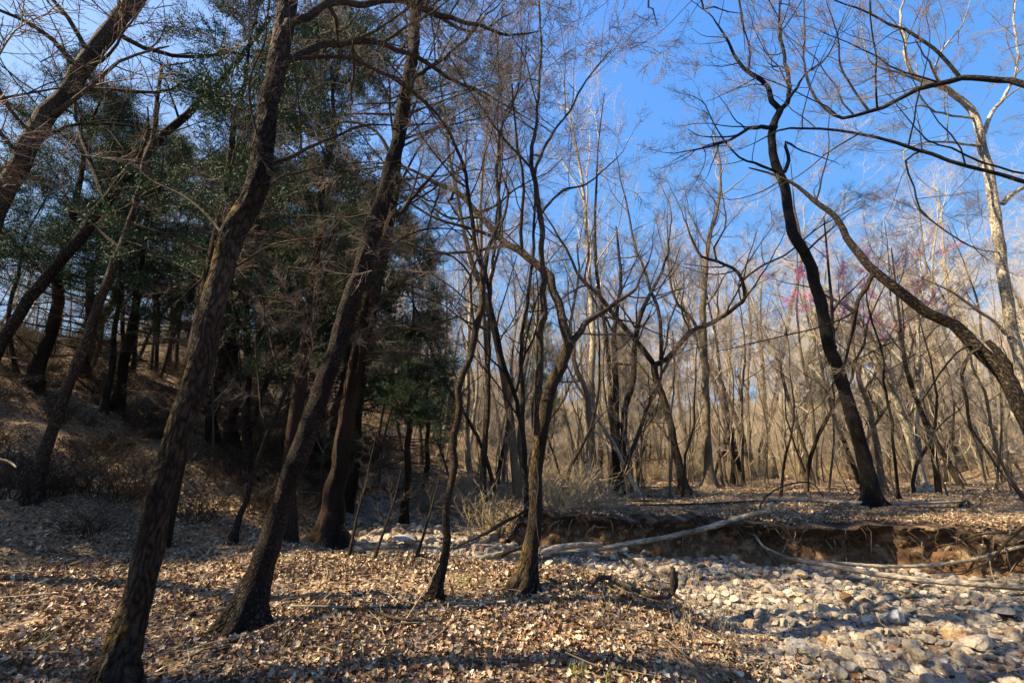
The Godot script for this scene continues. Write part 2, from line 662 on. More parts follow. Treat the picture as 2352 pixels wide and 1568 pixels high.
func mat(called: String, rough := 0.9, vc := false) -> StandardMaterial3D:
	var m := StandardMaterial3D.new()
	m.resource_name = called
	m.roughness = rough
	m.metallic_specular = 0.3
	m.vertex_color_use_as_albedo = vc
	M[called] = m
	return m

func bark(called: String, n: FastNoiseLite, cols: Array, strength: float) -> void:
	var m := mat(called, 0.92, true)
	n.domain_warp_enabled = true
	n.domain_warp_amplitude = 18.0
	n.domain_warp_frequency = 0.02
	m.albedo_texture = ntex(n, ramp(cols))
	m.normal_enabled = true
	m.normal_texture = bump(n, strength * 2.0)
	m.normal_scale = 1.0

func lin(r: float, g: float, b: float) -> Color:
	return Color(r, g, b).linear_to_srgb()

func make_materials() -> void:
	var SIM := FastNoiseLite.TYPE_SIMPLEX_SMOOTH
	var CEL := FastNoiseLite.TYPE_CELLULAR
	var RID := FastNoiseLite.FRACTAL_RIDGED
	var FBM := FastNoiseLite.FRACTAL_FBM
	bark("bark", noise(SIM, 0.022, RID, 4, 3), [[0.0, 0.19, 0.15, 0.11], [0.35, 0.095, 0.072, 0.052], [0.7, 0.02, 0.015, 0.011]], 14.0)
	bark("bark_cedar", noise(SIM, 0.03, RID, 5, 4), [[0.0, 0.17, 0.11, 0.075], [0.45, 0.08, 0.05, 0.034], [0.8, 0.02, 0.013, 0.009]], 16.0)
	var cell := noise(CEL, 0.035, FBM, 2, 5)
	cell.cellular_return_type = FastNoiseLite.RETURN_DISTANCE2_SUB
	bark("bark_flaky", cell, [[0.0, 0.008, 0.006, 0.005], [0.25, 0.032, 0.023, 0.018], [0.75, 0.12, 0.09, 0.066]], 16.0)
	bark("bark_black", cell, [[0.0, 0.006, 0.005, 0.005], [0.35, 0.02, 0.017, 0.015], [0.62, 0.05, 0.044, 0.038], [0.8, 0.22, 0.2, 0.17]], 18.0)
	bark("bark_pale", noise(SIM, 0.012, FBM, 5, 6), [[0.2, 0.16, 0.12, 0.085], [0.42, 0.34, 0.28, 0.20], [0.6, 0.46, 0.40, 0.30], [0.85, 0.62, 0.56, 0.46]], 9.0)
	bark("bark_brown", noise(SIM, 0.018, RID, 4, 27), [[0.0, 0.2, 0.15, 0.105], [0.45, 0.11, 0.08, 0.056], [0.8, 0.03, 0.022, 0.016]], 13.0)
	bark("bark_mossy", noise(SIM, 0.018, RID, 4, 27), [[0.0, 0.60, 0.45, 0.32], [0.45, 0.33, 0.24, 0.168], [0.8, 0.09, 0.066, 0.048]], 13.0)
	bark("bark_tan", noise(SIM, 0.02, RID, 4, 7), [[0.0, 0.40, 0.33, 0.23], [0.5, 0.28, 0.22, 0.15], [0.9, 0.11, 0.085, 0.06]], 12.0)
	bark("wood_bleached", noise(SIM, 0.014, FBM, 5, 8), [[0.2, 0.24, 0.19, 0.14], [0.5, 0.44, 0.37, 0.29], [0.8, 0.58, 0.52, 0.43]], 8.0)
	bark("wood_dark", noise(SIM, 0.02, RID, 4, 9), [[0.0, 0.19, 0.15, 0.11], [0.5, 0.11, 0.085, 0.062], [0.9, 0.045, 0.034, 0.026]], 12.0)
	mat("twig_bark", 0.9, true).albedo_color = lin(0.21, 0.17, 0.135)
	mat("twig", 0.9, true).albedo_color = lin(0.2, 0.16, 0.13)
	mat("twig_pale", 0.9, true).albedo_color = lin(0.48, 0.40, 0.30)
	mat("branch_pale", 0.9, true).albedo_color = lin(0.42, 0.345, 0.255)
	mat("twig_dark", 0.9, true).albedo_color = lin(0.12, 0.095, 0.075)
	mat("dead_wood", 0.95, true).albedo_color = lin(0.42, 0.33, 0.21)
	mat("dead_stick", 0.95, true).albedo_color = lin(0.3, 0.24, 0.17)
	var cl := mat("cedar_leaf", 0.7, true)
	cl.albedo_color = lin(0.048, 0.083, 0.042)
	cl.cull_mode = BaseMaterial3D.CULL_DISABLED
	cl.backlight_enabled = true
	cl.backlight = lin(0.05, 0.08, 0.025)
	var lf := mat("leaf", 0.75, true)
	lf.albedo_color = Color.WHITE
	lf.cull_mode = BaseMaterial3D.CULL_DISABLED
	var fl := mat("flower", 0.7)
	fl.albedo_color = lin(0.74, 0.22, 0.49)
	fl.cull_mode = BaseMaterial3D.CULL_DISABLED
	var gs := mat("grass", 0.8, true)
	gs.albedo_color = lin(0.16, 0.22, 0.05)
	gs.cull_mode = BaseMaterial3D.CULL_DISABLED
	var st := mat("stone", 0.88, true)
	st.albedo_texture = ntex(noise(SIM, 0.02, FBM, 5, 11), ramp([[0.2, 0.5, 0.46, 0.42], [0.45, 0.8, 0.78, 0.75], [0.7, 1.0, 1.0, 1.0]]))
	st.normal_enabled = true
	st.normal_texture = bump(noise(SIM, 0.03, FBM, 5, 12), 10.0)
	st.uv1_triplanar = true
	st.uv1_world_triplanar = true
	st.uv1_scale = Vector3(2.2, 2.2, 2.2)
	var so := mat("ground", 0.95, true)
	var cv := noise(CEL, 0.09, FastNoiseLite.FRACTAL_NONE, 1, 13)
	cv.cellular_return_type = FastNoiseLite.RETURN_CELL_VALUE
	so.albedo_texture = ntex(cv, ramp([[0.0, 0.07, 0.042, 0.026], [0.35, 0.18, 0.115, 0.07], [0.65, 0.36, 0.255, 0.16], [0.85, 0.52, 0.40, 0.26], [1.0, 0.12, 0.075, 0.045]]), 1024)
	so.normal_enabled = true
	so.normal_texture = bump(noise(CEL, 0.07, FBM, 3, 14), 10.0, 1024)
	so.uv1_triplanar = true
	so.uv1_world_triplanar = true
	so.uv1_scale = Vector3(0.35, 0.35, 0.35)
	var gv := mat("gravel", 0.95, true)
	var cg := noise(CEL, 0.06, FastNoiseLite.FRACTAL_NONE, 1, 15)
	cg.cellular_return_type = FastNoiseLite.RETURN_CELL_VALUE
	gv.albedo_texture = ntex(cg, ramp([[0.0, 0.14, 0.105, 0.08], [0.4, 0.28, 0.24, 0.2], [0.75, 0.42, 0.38, 0.33], [1.0, 0.2, 0.14, 0.1]]), 1024)
	gv.normal_enabled = true
	gv.normal_texture = bump(noise(CEL, 0.05, FBM, 3, 16), 12.0, 1024)
	gv.uv1_triplanar = true
	gv.uv1_world_triplanar = true
	gv.uv1_scale = Vector3(0.6, 0.6, 0.6)
	var bk := mat("bank_soil", 0.97, true)
	bk.albedo_texture = ntex(noise(SIM, 0.016, FBM, 5, 17), ramp([[0.15, 0.35, 0.35, 0.35], [0.5, 0.8, 0.8, 0.8], [0.85, 1.3, 1.25, 1.2]]))
	bk.normal_enabled = true
	bk.normal_texture = bump(noise(SIM, 0.02, FBM, 5, 18), 16.0)
	bk.uv1_triplanar = true
	bk.uv1_world_triplanar = true
	bk.uv1_scale = Vector3(1.3, 1.3, 1.3)

# ------------------------------------------------------------------ sky
func sky_image(sun: Vector3) -> Image:
	var w := 512
	var h := 256
	var im := Image.create(w, h, false, Image.FORMAT_RGBF)
	var zen := Vector3(0.02, 0.25, 0.94)
	var hor := Vector3(0.36, 0.71, 1.04)
	for y in h:
		var th := PI * (y + 0.5) / h
		var e := cos(th)
		for x in w:
			var ph := TAU * (x + 0.5) / w
			var d := Vector3(sin(ph) * sin(th), e, -cos(ph) * sin(th))
			var c := hor.lerp(zen, pow(clampf(e, 0.0, 1.0), 0.7)) if e >= 0.0 else Vector3(0.25, 0.22, 0.18)
			if e >= 0.0:
				var a := acos(clampf(d.dot(sun), -1.0, 1.0))
				c += Vector3(0.5, 0.48, 0.34) * exp(-a * a / 0.8) + Vector3(0.7, 0.65, 0.5) * exp(-a * a / 0.06)
			im.set_pixel(x, y, Color(c.x, c.y, c.z))
	return im

# ================================================================== build
func _ready() -> void:
	R.seed = 7
	var cam := Camera3D.new()
	cam.name = "camera"
	add_child(cam)
	cam.fov = 75.0
	cam.near = 0.05
	cam.far = 900.0
	cam.position = EYE
	cam.rotation_degrees = Vector3(PITCH, 0, 0)
	cam.current = true
	var az := deg_to_rad(SUN_AZ)
	var el := deg_to_rad(SUN_EL)
	var to_sun := Vector3(sin(az) * cos(el), sin(el), -cos(az) * cos(el))
	var pan := PanoramaSkyMaterial.new()
	pan.panorama = ImageTexture.create_from_image(sky_image(to_sun))
	var sky := Sky.new()
	sky.sky_material = pan
	var env := Environment.new()
	env.background_mode = Environment.BG_SKY
	env.sky = sky
	env.background_energy_multiplier = 0.32
	env.tonemap_mode = Environment.TONE_MAPPER_LINEAR
	env.tonemap_exposure = 3.15
	env.sdfgi_enabled = true
	env.ssao_enabled = true
	env.ssil_enabled = true
	var we := WorldEnvironment.new()
	we.name = "environment"
	we.environment = env
	add_child(we)
	var sun := DirectionalLight3D.new()
	sun.name = "sun"
	sun.light_energy = 1.6
	sun.light_color = Color(1.0, 0.92, 0.77)
	sun.light_angular_distance = 0.5
	sun.shadow_enabled = true
	add_child(sun)
	sun.look_at_from_position(to_sun * 50.0, Vector3.ZERO)

	nz.seed = 21; nz.frequency = 0.5; nz.fractal_octaves = 3
	nz2.seed = 22; nz2.frequency = 0.5; nz2.fractal_octaves = 2
	make_materials()
	CR = [Vector3(7.6, 3.0, 4.6), Vector3(7.1, -3.0, 4.7), Vector3(6.6, -6.0, 3.8), Vector3(5.2, -7.9, 2.3), Vector3(2.8, -9.3, 1.35), Vector3(0.6, -10.2, 1.15), Vector3(-1.8, -11.2, 1.8), Vector3(-3.1, -13.3, 2.1), Vector3(-3.7, -17.5, 1.6), Vector3(-3.2, -23.0, 1.2)]
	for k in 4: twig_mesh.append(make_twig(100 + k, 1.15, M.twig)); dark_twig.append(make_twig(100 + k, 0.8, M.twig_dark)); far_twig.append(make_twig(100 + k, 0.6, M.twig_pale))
	for k in 3: frond_mesh.append(make_frond(200 + k))
	for k in 4: shrub_mesh.append(make_shrub(300 + k, M.dead_wood))
	hill_shrub = make_shrub(310, M.wood_dark)
	for k in 2: thick_shrub.append(make_shrub(320 + k, M.branch_pale))
	for k in 6: leaf_mesh.append(make_leaf(400 + k))
	for k in 9: rock_mesh.append(make_rock(500 + k, k < 7))
	var fs := Soup.new()
	for k in 5:
		var d := Vector3(cos(k * 2.4), 0.6 - 0.3 * k, sin(k * 2.4)).normalized() * 0.5
		fs.tri(d * 0.3, d + Vector3(0.15, 0.1, 0), d + Vector3(-0.1, -0.1, 0.2))
		fs.tri(d * 0.2, d + Vector3(0.0, 0.2, 0.1), d + Vector3(0.2, 0, 0.2))
	flower_mesh = fs.mesh(M.flower)

	build_ground()
	build_bank()
	build_traced_trees()
	build_cedars()
	build_wood()
	build_logs()
	build_brush()
	build_stones()
	build_litter()

# ------------------------------------------------------------------ setting
func build_ground() -> void:
	var xs := axis(-260.0, 260.0, -13.0, 14.0, 0.16)
	var zs := axis(-300.0, 40.0, -21.0, -2.0, 0.16)
	var g := part("ground", sheet(xs, zs, M.ground, 0.0, func(x, z):
		var v := 0.85 + 0.3 * nz.get_noise_2d(x * 0.7, z * 0.7)
		return Color(v, v, v, 1.0)), self)
	tag(g, "", "", "", "structure")
	var bx := PackedFloat32Array()
	var bz := PackedFloat32Array()
	var q := -6.5
	while q < 14.0:
		bx.append(q); q += 0.16
	q = -19.0
	while q < 1.0:
		bz.append(q); q += 0.16
	var b := part("creek_bed", sheet(bx, bz, M.gravel, 0.02, func(x, z):
		var c := creek(x, z)
		var v := 0.9 + 0.25 * nz2.get_noise_2d(x * 1.5, z * 1.5)
		return Color(v, v, v, 1.0 if c.x < (0.15 if c.y < 0.0 or x < -0.5 else 0.3) else 0.0)), self)
	tag(b, "", "", "", "structure")

func build_bank() -> void:
	# the raw face of the far bank, undercut below a lip of roots
	var s := Soup.new()
	var roots := Soup.new()
	var fr: Array = []
	var x := -0.7
	while x < 12.6:
		var z := -7.0
		while z > -14.0:
			var c := creek(x, z)
			if c.y > 0.0 and c.x > 0.06: break
			z -= 0.03
		fr.append(Vector3(x, z, 0))
		x += 0.07
	var rows := 15
	var clods: Array = []
	for cc in [Color(0.22, 0.125, 0.07), Color(0.3, 0.2, 0.125), Color(0.4, 0.34, 0.27)]:
		var m: StandardMaterial3D = M.stone.duplicate()
		m.vertex_color_use_as_albedo = false
		m.albedo_color = (cc as Color).linear_to_srgb()
		clods.append(m)
	for k in fr.size():
		# smooth the line
		var z := 0.0
		var w := 0.0
		for j in range(-3, 4):
			var kk := clampi(k + j, 0, fr.size() - 1)
			z += fr[kk].y; w += 1.0
		z /= w
		var xx: float = fr[k].x
		var hi := height(xx, z - 0.95) + 0.02
		var lo := height(xx, z + 0.3) - 0.08
		var fade := smoothstep(-0.7, 0.4, xx)
		for r in rows:
			var t := r / (rows - 1.0)
			var y := lerpf(lo, hi, t)
			var out := 0.22 * pow(1.0 - t, 2.2) + (0.13 + 0.22 * nz.get_noise_2d(xx * 1.7, 77.0)) * smoothstep(0.72, 0.93, t) - 0.2 * sin(t * PI)
			out += nz.get_noise_3d(xx * 2.2, y * 2.5, 3.0) * 0.3 + nz2.get_noise_3d(xx * 8.0, y * 8.0, 9.0) * 0.11
			if r == rows - 1: out = -0.95
			if r == 0: out += 0.15
			s.v.append(Vector3(xx, y + (0.02 + 0.09 * nz.get_noise_2d(xx * 2.3, 12.0) if r >= rows - 4 and r < rows - 1 else 0.0), z + 0.02 + out * (0.3 + 0.7 * fade)))
			s.u.append(Vector2(xx, y))
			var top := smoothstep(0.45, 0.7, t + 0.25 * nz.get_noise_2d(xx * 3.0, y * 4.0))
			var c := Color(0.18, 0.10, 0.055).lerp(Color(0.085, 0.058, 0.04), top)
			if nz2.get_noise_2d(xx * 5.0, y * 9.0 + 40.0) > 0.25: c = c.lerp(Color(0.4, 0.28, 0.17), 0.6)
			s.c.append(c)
			s.n.append(Vector3.BACK)
	var nc := fr.size()
	for k in nc:
		for r in rows:
			var e := s.v[mini(k + 1, nc - 1) * rows + r] - s.v[maxi(k - 1, 0) * rows + r]
			var f := s.v[k * rows + mini(r + 1, rows - 1)] - s.v[k * rows + maxi(r - 1, 0)]
			s.n[k * rows + r] = e.cross(f).normalized()
	for k in nc - 1:
		for r in rows - 1:
			var q := k * rows + r
			s.i.append(q); s.i.append(q + 1); s.i.append(q + rows + 1)
			s.i.append(q); s.i.append(q + rows + 1); s.i.append(q + rows)
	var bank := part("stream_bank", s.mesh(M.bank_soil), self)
	tag(bank, "", "", "", "structure")
	for k in 300:
		var j := R.randi_range(6, nc - 2)
		var r := R.randi_range(8, rows - 2)
		var p := s.v[j * rows + r]
		var q := p + Vector3(0, 0, 0.02)
		var d := Vector3(R.randf_range(-1.1, 1.1), R.randf_range(-0.5, 0.6), R.randf_range(0.2, 0.8)).normalized()
		var pts := PackedVector3Array([p + Vector3(0, 0.02, -0.08)])
		var L := 0.08 + 0.6 * pow(R.randf(), 2.0)
		var rr := R.randf_range(0.002, 0.007) if R.randf() < 0.9 else 0.014
		var rd := PackedFloat32Array([rr])
		for m in 4:
			d = (d + Vector3(R.randf_range(-0.4, 0.4), -0.5, R.randf_range(-0.25, 0.12))).normalized()
			q += d * L / 4.0
			pts.append(q); rd.append(rr * (0.85 - 0.17 * m))
		var sh := R.randf_range(0.18, 0.8)
		roots.col = Color(sh, sh * 0.9, sh * 0.8)
		tube(roots, pts, rd, 4)
	for k in 46:            # stouter roots wandering along the face
		var j := R.randi_range(8, nc - 4)
		var q := s.v[j * rows + R.randi_range(6, 13)] + Vector3(0, 0, 0.03)
		var d := Vector3(R.randf_range(-1, 1), R.randf_range(-0.8, 0.3), R.randf_range(-0.1, 0.4)).normalized()
		var pts := PackedVector3Array([q - Vector3(0, 0, 0.12)])
		var rr := R.randf_range(0.008, 0.024)
		var rd := PackedFloat32Array([rr])
		var L := R.randf_range(0.3, 1.1)
		for m in 7:
			d = (d + Vector3(R.randf_range(-0.5, 0.5), R.randf_range(-0.7, 0.35), R.randf_range(-0.3, 0.3))).normalized()
			q += d * L / 7.0
			pts.append(q); rd.append(rr * (0.95 - 0.12 * m))
		var sh := R.randf_range(0.3, 1.0)
		roots.col = Color(sh, sh * 0.9, sh * 0.8)
		tube(roots, pts, rd, 5)
	part("roots", roots.mesh(M.dead_stick), bank, true)
	for k in 150:           # stones and clods set in the face
		var j := R.randi_range(4, nc - 3)
		var q := s.v[j * rows + R.randi_range(0, 8)]
		var o := MeshInstance3D.new()
		o.name = "embedded_stone" if k == 0 else "embedded_stone_%03d" % k
		o.mesh = rock_mesh[R.randi() % 9]
		o.material_override = clods[R.randi() % 3]
		bank.add_child(o, true)
		o.position = q - Vector3(0, 0, 0.01)
		o.rotation = Vector3(R.randf() * 6.0, R.randf() * 6.0, R.randf() * 6.0)
		o.scale = Vector3.ONE * (0.05 + 0.16 * pow(R.randf(), 2.5))

# ------------------------------------------------------------------ trees traced from the photograph
func tree(px: float, py: float, seed_: int, called: String, label: String, o := {}) -> Dictionary:
	var base := on_ground(px, py)
	if o.has("z"): 
		base = on_z(px, py, o.z)
		base.y = height(base.x, base.z)
	var T := start(base, seed_, o)
	root_of(T, called, label, "tree")
	return T

func build_traced_trees() -> void:
	var T: Dictionary
	var pr: Array
	# --- big leaning trunk, far left
	T = tree(-190, 1180, 11, "leaning_tree", "thick pale-brown shaggy trunk leaning right across the top left corner", {"z": -7.6, "bark": M.bark_brown, "per": 0.9, "twm": dark_twig})
	pr = trunk(T, [-190, 1150, 84, -120, 800, 78, -30, 530, 72, 30, 400, 70, 90, 290, 64, 180, 170, 58, 260, 60, 54, 320, -20, 50, 400, -140, 44, 480, -330, 34, 520, -600, 20], 0.0, -1.2, {"tile": 0.6, "lump": 0.14})
	dress(T, pr, 0.3, 2, 1.5)
	limb(T, [180, 165, 24, 120, 90, 18, 40, 40, 14, -60, 0, 10], -0.6, 0.6, 2, 2.0)
	limb(T, [255, 66, 22, 330, 110, 16, 430, 130, 12, 540, 120, 8, 640, 150, 5], -0.7, -2.0, 2, 2.0)
	limb(T, [60, 345, 16, 150, 290, 12, 260, 285, 9, 360, 300, 6], -0.4, -1.6, 2, 2.0)
	finish(T)
	# --- second leaning trunk
	T = tree(-70, 960, 12, "leaning_tree", "slimmer dark trunk leaning right behind the shaggy one at the left edge", {"z": -9.6, "per": 0.9, "twm": dark_twig})
	pr = trunk(T, [-90, 960, 44, 25, 750, 42, 125, 610, 40, 200, 520, 38, 280, 415, 34, 340, 345, 30, 430, 260, 24, 520, 170, 18, 620, 40, 12], 0.0, -1.0)
	dress(T, pr, 0.4, 2, 0.8)
	limb(T, [238, 455, 20, 215, 400, 18, 195, 330, 15, 170, 260, 12, 165, 190, 9, 140, 90, 6], -0.4, -0.9, 2, 2.0)
	finish(T)
	# --- buttressed trunk, lower left
	T = tree(75, 1138, 13, "leaning_tree", "brown trunk with a flared foot on the dark slope at the left edge", {"bark": M.bark_brown, "z": -9.3, "per": 1.0, "twm": dark_twig})
	pr = trunk(T, [75, 1134, 46, 115, 1000, 40, 172, 850, 36, 240, 665, 30, 285, 550, 26, 310, 480, 22, 345, 330, 16, 370, 150, 10], 0.0, -1.0, {"flare": 0.7})
	dress(T, pr, 0.45, 2, 0.9)
	finish(T)
	# --- mossy tree nearest the camera at the left
	T = tree(262, 1590, 14, "mossy_tree", "nearest dark trunk at the left with yellow moss down its lit side", {"z": -3.55, "bark": M.bark_mossy, "per": 1.2, "step": 0.09, "tws": 0.5, "twm": dark_twig, "bmat": M.bark_brown})
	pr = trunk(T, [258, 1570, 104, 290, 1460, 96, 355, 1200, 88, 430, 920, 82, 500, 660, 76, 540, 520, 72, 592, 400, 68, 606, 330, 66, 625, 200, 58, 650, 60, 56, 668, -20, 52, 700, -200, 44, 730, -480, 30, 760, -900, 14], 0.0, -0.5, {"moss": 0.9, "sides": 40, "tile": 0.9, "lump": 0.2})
	T.bark = M.bark_brown
	dress(T, pr, 0.62, 2, 0.9)
	limb(T, [638, 150, 24, 680, 128, 22, 727, 110, 20, 792, 95, 18, 852, 97, 17, 907, 112, 15, 957, 132, 13, 1017, 170, 11, 1057, 190, 9, 1107, 212, 7, 1167, 245, 4], -0.25, -2.6, 2, 2.2)
	limb(T, [650, 68, 26, 712, 30, 22, 767, 8, 20, 837, 2, 18, 927, 3, 17, 967, 20, 16, 1017, 42, 14, 1092, 55, 10, 1162, 78, 7, 1222, 75, 4], -0.25, -2.4, 2, 2.2)
	limb(T, [640, 152, 14, 700, 130, 12, 797, 130, 10, 842, 150, 9, 907, 180, 8, 977, 236, 6, 1000, 270, 4], -0.25, -1.6, 2, 2.4)
	limb(T, [586, 398, 18, 640, 372, 14, 700, 345, 11, 760, 318, 9, 830, 290, 7, 900, 288, 4], -0.2, -1.4, 2, 2.2)
	limb(T, [560, 470, 13, 610, 430, 9, 660, 402, 7, 760, 380, 5, 860, 372, 3], -0.2, -1.0, 2, 2.2)
	limb(T, [530, 560, 12, 480, 500, 9, 420, 450, 7, 330, 400, 5, 250, 300, 3], -0.1, -0.8, 2, 2.2)
	limb(T, [603, 350, 10, 575, 240, 8, 580, 160, 6, 610, 80, 5, 600, -10, 3], -0.15, 0.4, 1, 3.0)
	limb(T, [530, 380, 6, 545, 330, 6, 566, 300, 5, 560, 350, 4, 540, 382, 3, 500, 360, 3], -0.05, 0.1, 0, 0.0)
	limb(T, [505, 640, 10, 560, 600, 8, 640, 560, 6, 740, 545, 4], -0.1, -0.8, 2, 2.0)
	finish(T)
	# --- leaning trunk standing in the leaf litter
	T = tree(556, 1448, 15, "leaning_tree", "leaning scaly trunk rooted in the leaves at lower left centre", {"bark": M.bark_flaky, "per": 1.0, "step": 0.09, "tws": 0.5, "twm": dark_twig, "bmat": M.bark_brown})
	pr = trunk(T, [556, 1444, 84, 580, 1365, 76, 602, 1294, 70, 655, 1134, 63, 695, 1024, 60, 730, 934, 58, 766, 814, 56, 797, 725, 55, 837, 600, 54, 865, 510, 50, 885, 440, 44, 903, 360, 40, 915, 300, 38, 930, 220, 36, 945, 130, 32, 960, 0, 28, 975, -200, 22, 985, -500, 12], 0.0, -0.9, {"sides": 36, "tile": 0.7, "stretch": 1.3, "lump": 0.16, "flare": 0.6})
	dress(T, pr, 0.62, 2, 1.3)
	limb(T, [897, 515, 16, 925, 480, 13, 960, 440, 10, 1000, 395, 7, 1040, 350, 4], -0.5, -1.8, 2, 2.4)
	limb(T, [905, 370, 12, 860, 300, 9, 800, 280, 7, 730, 300, 5, 660, 320, 3], -0.6, -1.4, 2, 2.4)
	limb(T, [880, 470, 9, 850, 490, 7, 790, 500, 5, 720, 495, 3], -0.5, -1.2, 1, 2.4)
	limb(T, [935, 190, 14, 990, 150, 11, 1050, 110, 8, 1120, 30, 5], -0.7, -1.6, 2, 2.4)
	limb(T, [838, 598, 8, 900, 560, 6, 980, 525, 5, 1060, 530, 3], -0.5, -1.5, 1, 2.6)
	finish(T)
	# --- slim leaning stems at left
	T = tree(530, 1251, 16, "slim_tree", "slim dark stem leaning right between the scaly trunk and the left slope", {"per": 1.6})
	pr = trunk(T, [530, 1249, 20, 555, 1174, 17, 590, 1069, 15, 620, 984, 14, 650, 914, 13, 682, 834, 12, 715, 740, 10, 745, 640, 7, 760, 540, 5], 0.0, -0.4)
	dress(T, pr, 0.35, 2, 1.8)
	finish(T)
	T = tree(568, 1102, 17, "slim_tree", "upright dark trunk on the leafy slope behind the left stems", {"z": -14.0, "per": 1.4})
	pr = trunk(T, [568, 1104, 30, 566, 950, 26, 568, 800, 23, 562, 660, 20, 560, 520, 16, 575, 380, 12, 570, 250, 7], 0.0, -0.4)
	dress(T, pr, 0.2, 2, 1.8)
	finish(T)
	# --- sapling with the long bowed top
	T = tree(997, 1376, 18, "slim_tree", "slim mossy tree bowing left at the top, left of the forked tree", {"bark": M.bark_mossy, "bmat": M.bark_brown, "per": 1.5, "step": 0.25})
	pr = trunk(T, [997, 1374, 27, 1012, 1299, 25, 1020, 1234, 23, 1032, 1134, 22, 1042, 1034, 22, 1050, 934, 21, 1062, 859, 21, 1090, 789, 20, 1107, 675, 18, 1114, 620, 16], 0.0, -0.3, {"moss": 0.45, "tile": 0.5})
	T.bark = M.bark_brown
	limb(T, [1114, 622, 14, 1092, 575, 12, 1080, 475, 11, 1072, 400, 10, 1042, 330, 9, 1022, 290, 8, 977, 235, 7, 907, 175, 6, 842, 150, 4, 760, 60, 3], -0.3, 0.5, 1, 3.0)
	limb(T, [1113, 624, 14, 1122, 575, 13, 1135, 540, 12, 1150, 490, 10, 1142, 390, 9, 1150, 300, 7, 1190, 200, 5, 1200, 80, 3], -0.3, -0.9, 2, 2.6)
	limb(T, [1092, 775, 9, 1080, 665, 8, 1082, 635, 7, 1042, 590, 6, 997, 585, 5, 940, 610, 3], -0.25, 0.3, 1, 2.6)
	finish(T)
	T = tree(1120, 1214, 19, "slim_tree", "thin straight grey stem standing at the far edge of the gravel", {"per": 1.4})
	pr = trunk(T, [1120, 1214, 14, 1112, 1084, 13, 1120, 934, 12, 1122, 784, 11, 1130, 620, 9, 1145, 450, 7, 1150, 300, 4], 0.0, 0.2)
	dress(T, pr, 0.45, 2, 1.5)
	finish(T)
	# --- central forked tree
	T = tree(1203, 1358, 20, "forked_tree", "forked tree in the centre with a yellow lit foot and two trunks", {"bark": M.bark_mossy, "bmat": M.bark_brown, "per": 1.4, "step": 0.1})
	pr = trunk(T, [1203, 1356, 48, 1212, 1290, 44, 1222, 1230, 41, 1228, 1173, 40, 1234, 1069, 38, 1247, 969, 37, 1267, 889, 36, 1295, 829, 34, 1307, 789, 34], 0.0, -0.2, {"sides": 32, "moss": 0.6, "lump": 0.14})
	T.bark = M.bark_brown
	limb(T, [1306, 792, 27, 1295, 761, 26, 1285, 721, 25, 1275, 669, 24, 1263, 633, 24, 1243, 615, 23, 1211, 593, 22, 1179, 569, 20, 1142, 540, 19, 1092, 490, 17, 1057, 450, 15, 997, 420, 12, 970, 405, 9, 920, 380, 6, 860, 385, 3], -0.2, -1.4, 2, 2.2, 0.3)
	limb(T, [1306, 790, 22, 1323, 777, 20, 1347, 741, 18, 1379, 717, 15, 1419, 693, 12, 1451, 669, 9, 1471, 641, 7, 1490, 600, 5], -0.2, -1.2, 2, 2.2)
	limb(T, [1232, 1000, 26, 1231, 909, 24, 1241, 869, 23, 1239, 789, 21, 1235, 749, 20, 1247, 709, 19, 1249, 641, 18, 1246, 600, 17, 1242, 500, 16, 1227, 425, 14, 1222, 350, 12, 1228, 300, 10, 1238, 200, 8, 1242, 60, 6, 1230, -100, 4], 0.05, 0.25, 2, 2.0, 0.45)
	limb(T, [1243, 490, 9, 1290, 440, 7, 1350, 420, 5, 1420, 360, 3], 0.1, -0.8, 2, 2.6)
	limb(T, [1228, 400, 9, 1260, 320, 8, 1310, 250, 6, 1350, 180, 5, 1400, 120, 3], 0.1, -0.6, 2, 2.8)
	limb(T, [1092, 492, 9, 1140, 470, 7, 1190, 430, 5, 1250, 400, 3], -1.0, -1.8, 1, 2.6)
	limb(T, [1145, 545, 8, 1165, 450, 7, 1150, 380, 6, 1160, 260, 5, 1230, 160, 3], -0.9, -0.6, 2, 2.6)
	finish(T)
	T = tree(1212, 1192, 21, "slim_tree", "thin upright stem close behind the left side of the forked tree", {"per": 1.3})
	pr = trunk(T, [1212, 1190, 15, 1203, 1069, 13, 1200, 900, 12, 1197, 789, 11, 1207, 729, 10, 1217, 650, 9, 1226, 540, 8, 1230, 400, 5], 0.0, 0.1)
	dress(T, pr, 0.4, 2, 1.6)
	limb(T, [1209, 1130, 15, 1205, 1020, 14, 1191, 949, 13, 1179, 897, 13, 1151, 809, 12, 1132, 725, 11, 1120, 650, 9, 1090, 560, 7, 1040, 480, 4], 0.0, 0.5, 2, 1.6)
	finish(T)
	# --- heart shaped tree
	T = tree(1573, 1135, 22, "forked_tree", "tree with wide crooked arms spread like a heart on the far bank", {"bark": M.bark_brown, "per": 1.0})
	pr = trunk(T, [1573, 1135, 26, 1555, 1049, 23, 1539, 969, 21, 1523, 909, 20, 1507, 869, 20, 1503, 837, 20], 0.0, 0.0)
	limb(T, [1504, 839, 17, 1479, 805, 16, 1443, 761, 15, 1403, 713, 14, 1379, 681, 12, 1351, 657, 11, 1331, 637, 9, 1300, 570, 7, 1270, 520, 5], 0.0, 1.2, 2, 1.3)
	limb(T, [1504, 838, 17, 1531, 825, 16, 1559, 793, 15, 1591, 761, 15, 1639, 741, 14, 1679, 713, 13, 1712, 680, 12, 1703, 638, 11, 1681, 614, 10, 1650, 600, 9, 1612, 588, 8, 1595, 557, 6, 1570, 500, 4], 0.0, 0.8, 2, 1.3)
	limb(T, [1706, 645, 8, 1739, 617, 7, 1803, 585, 6, 1870, 530, 5, 1940, 490, 3], 0.6, 1.6, 2, 1.6)
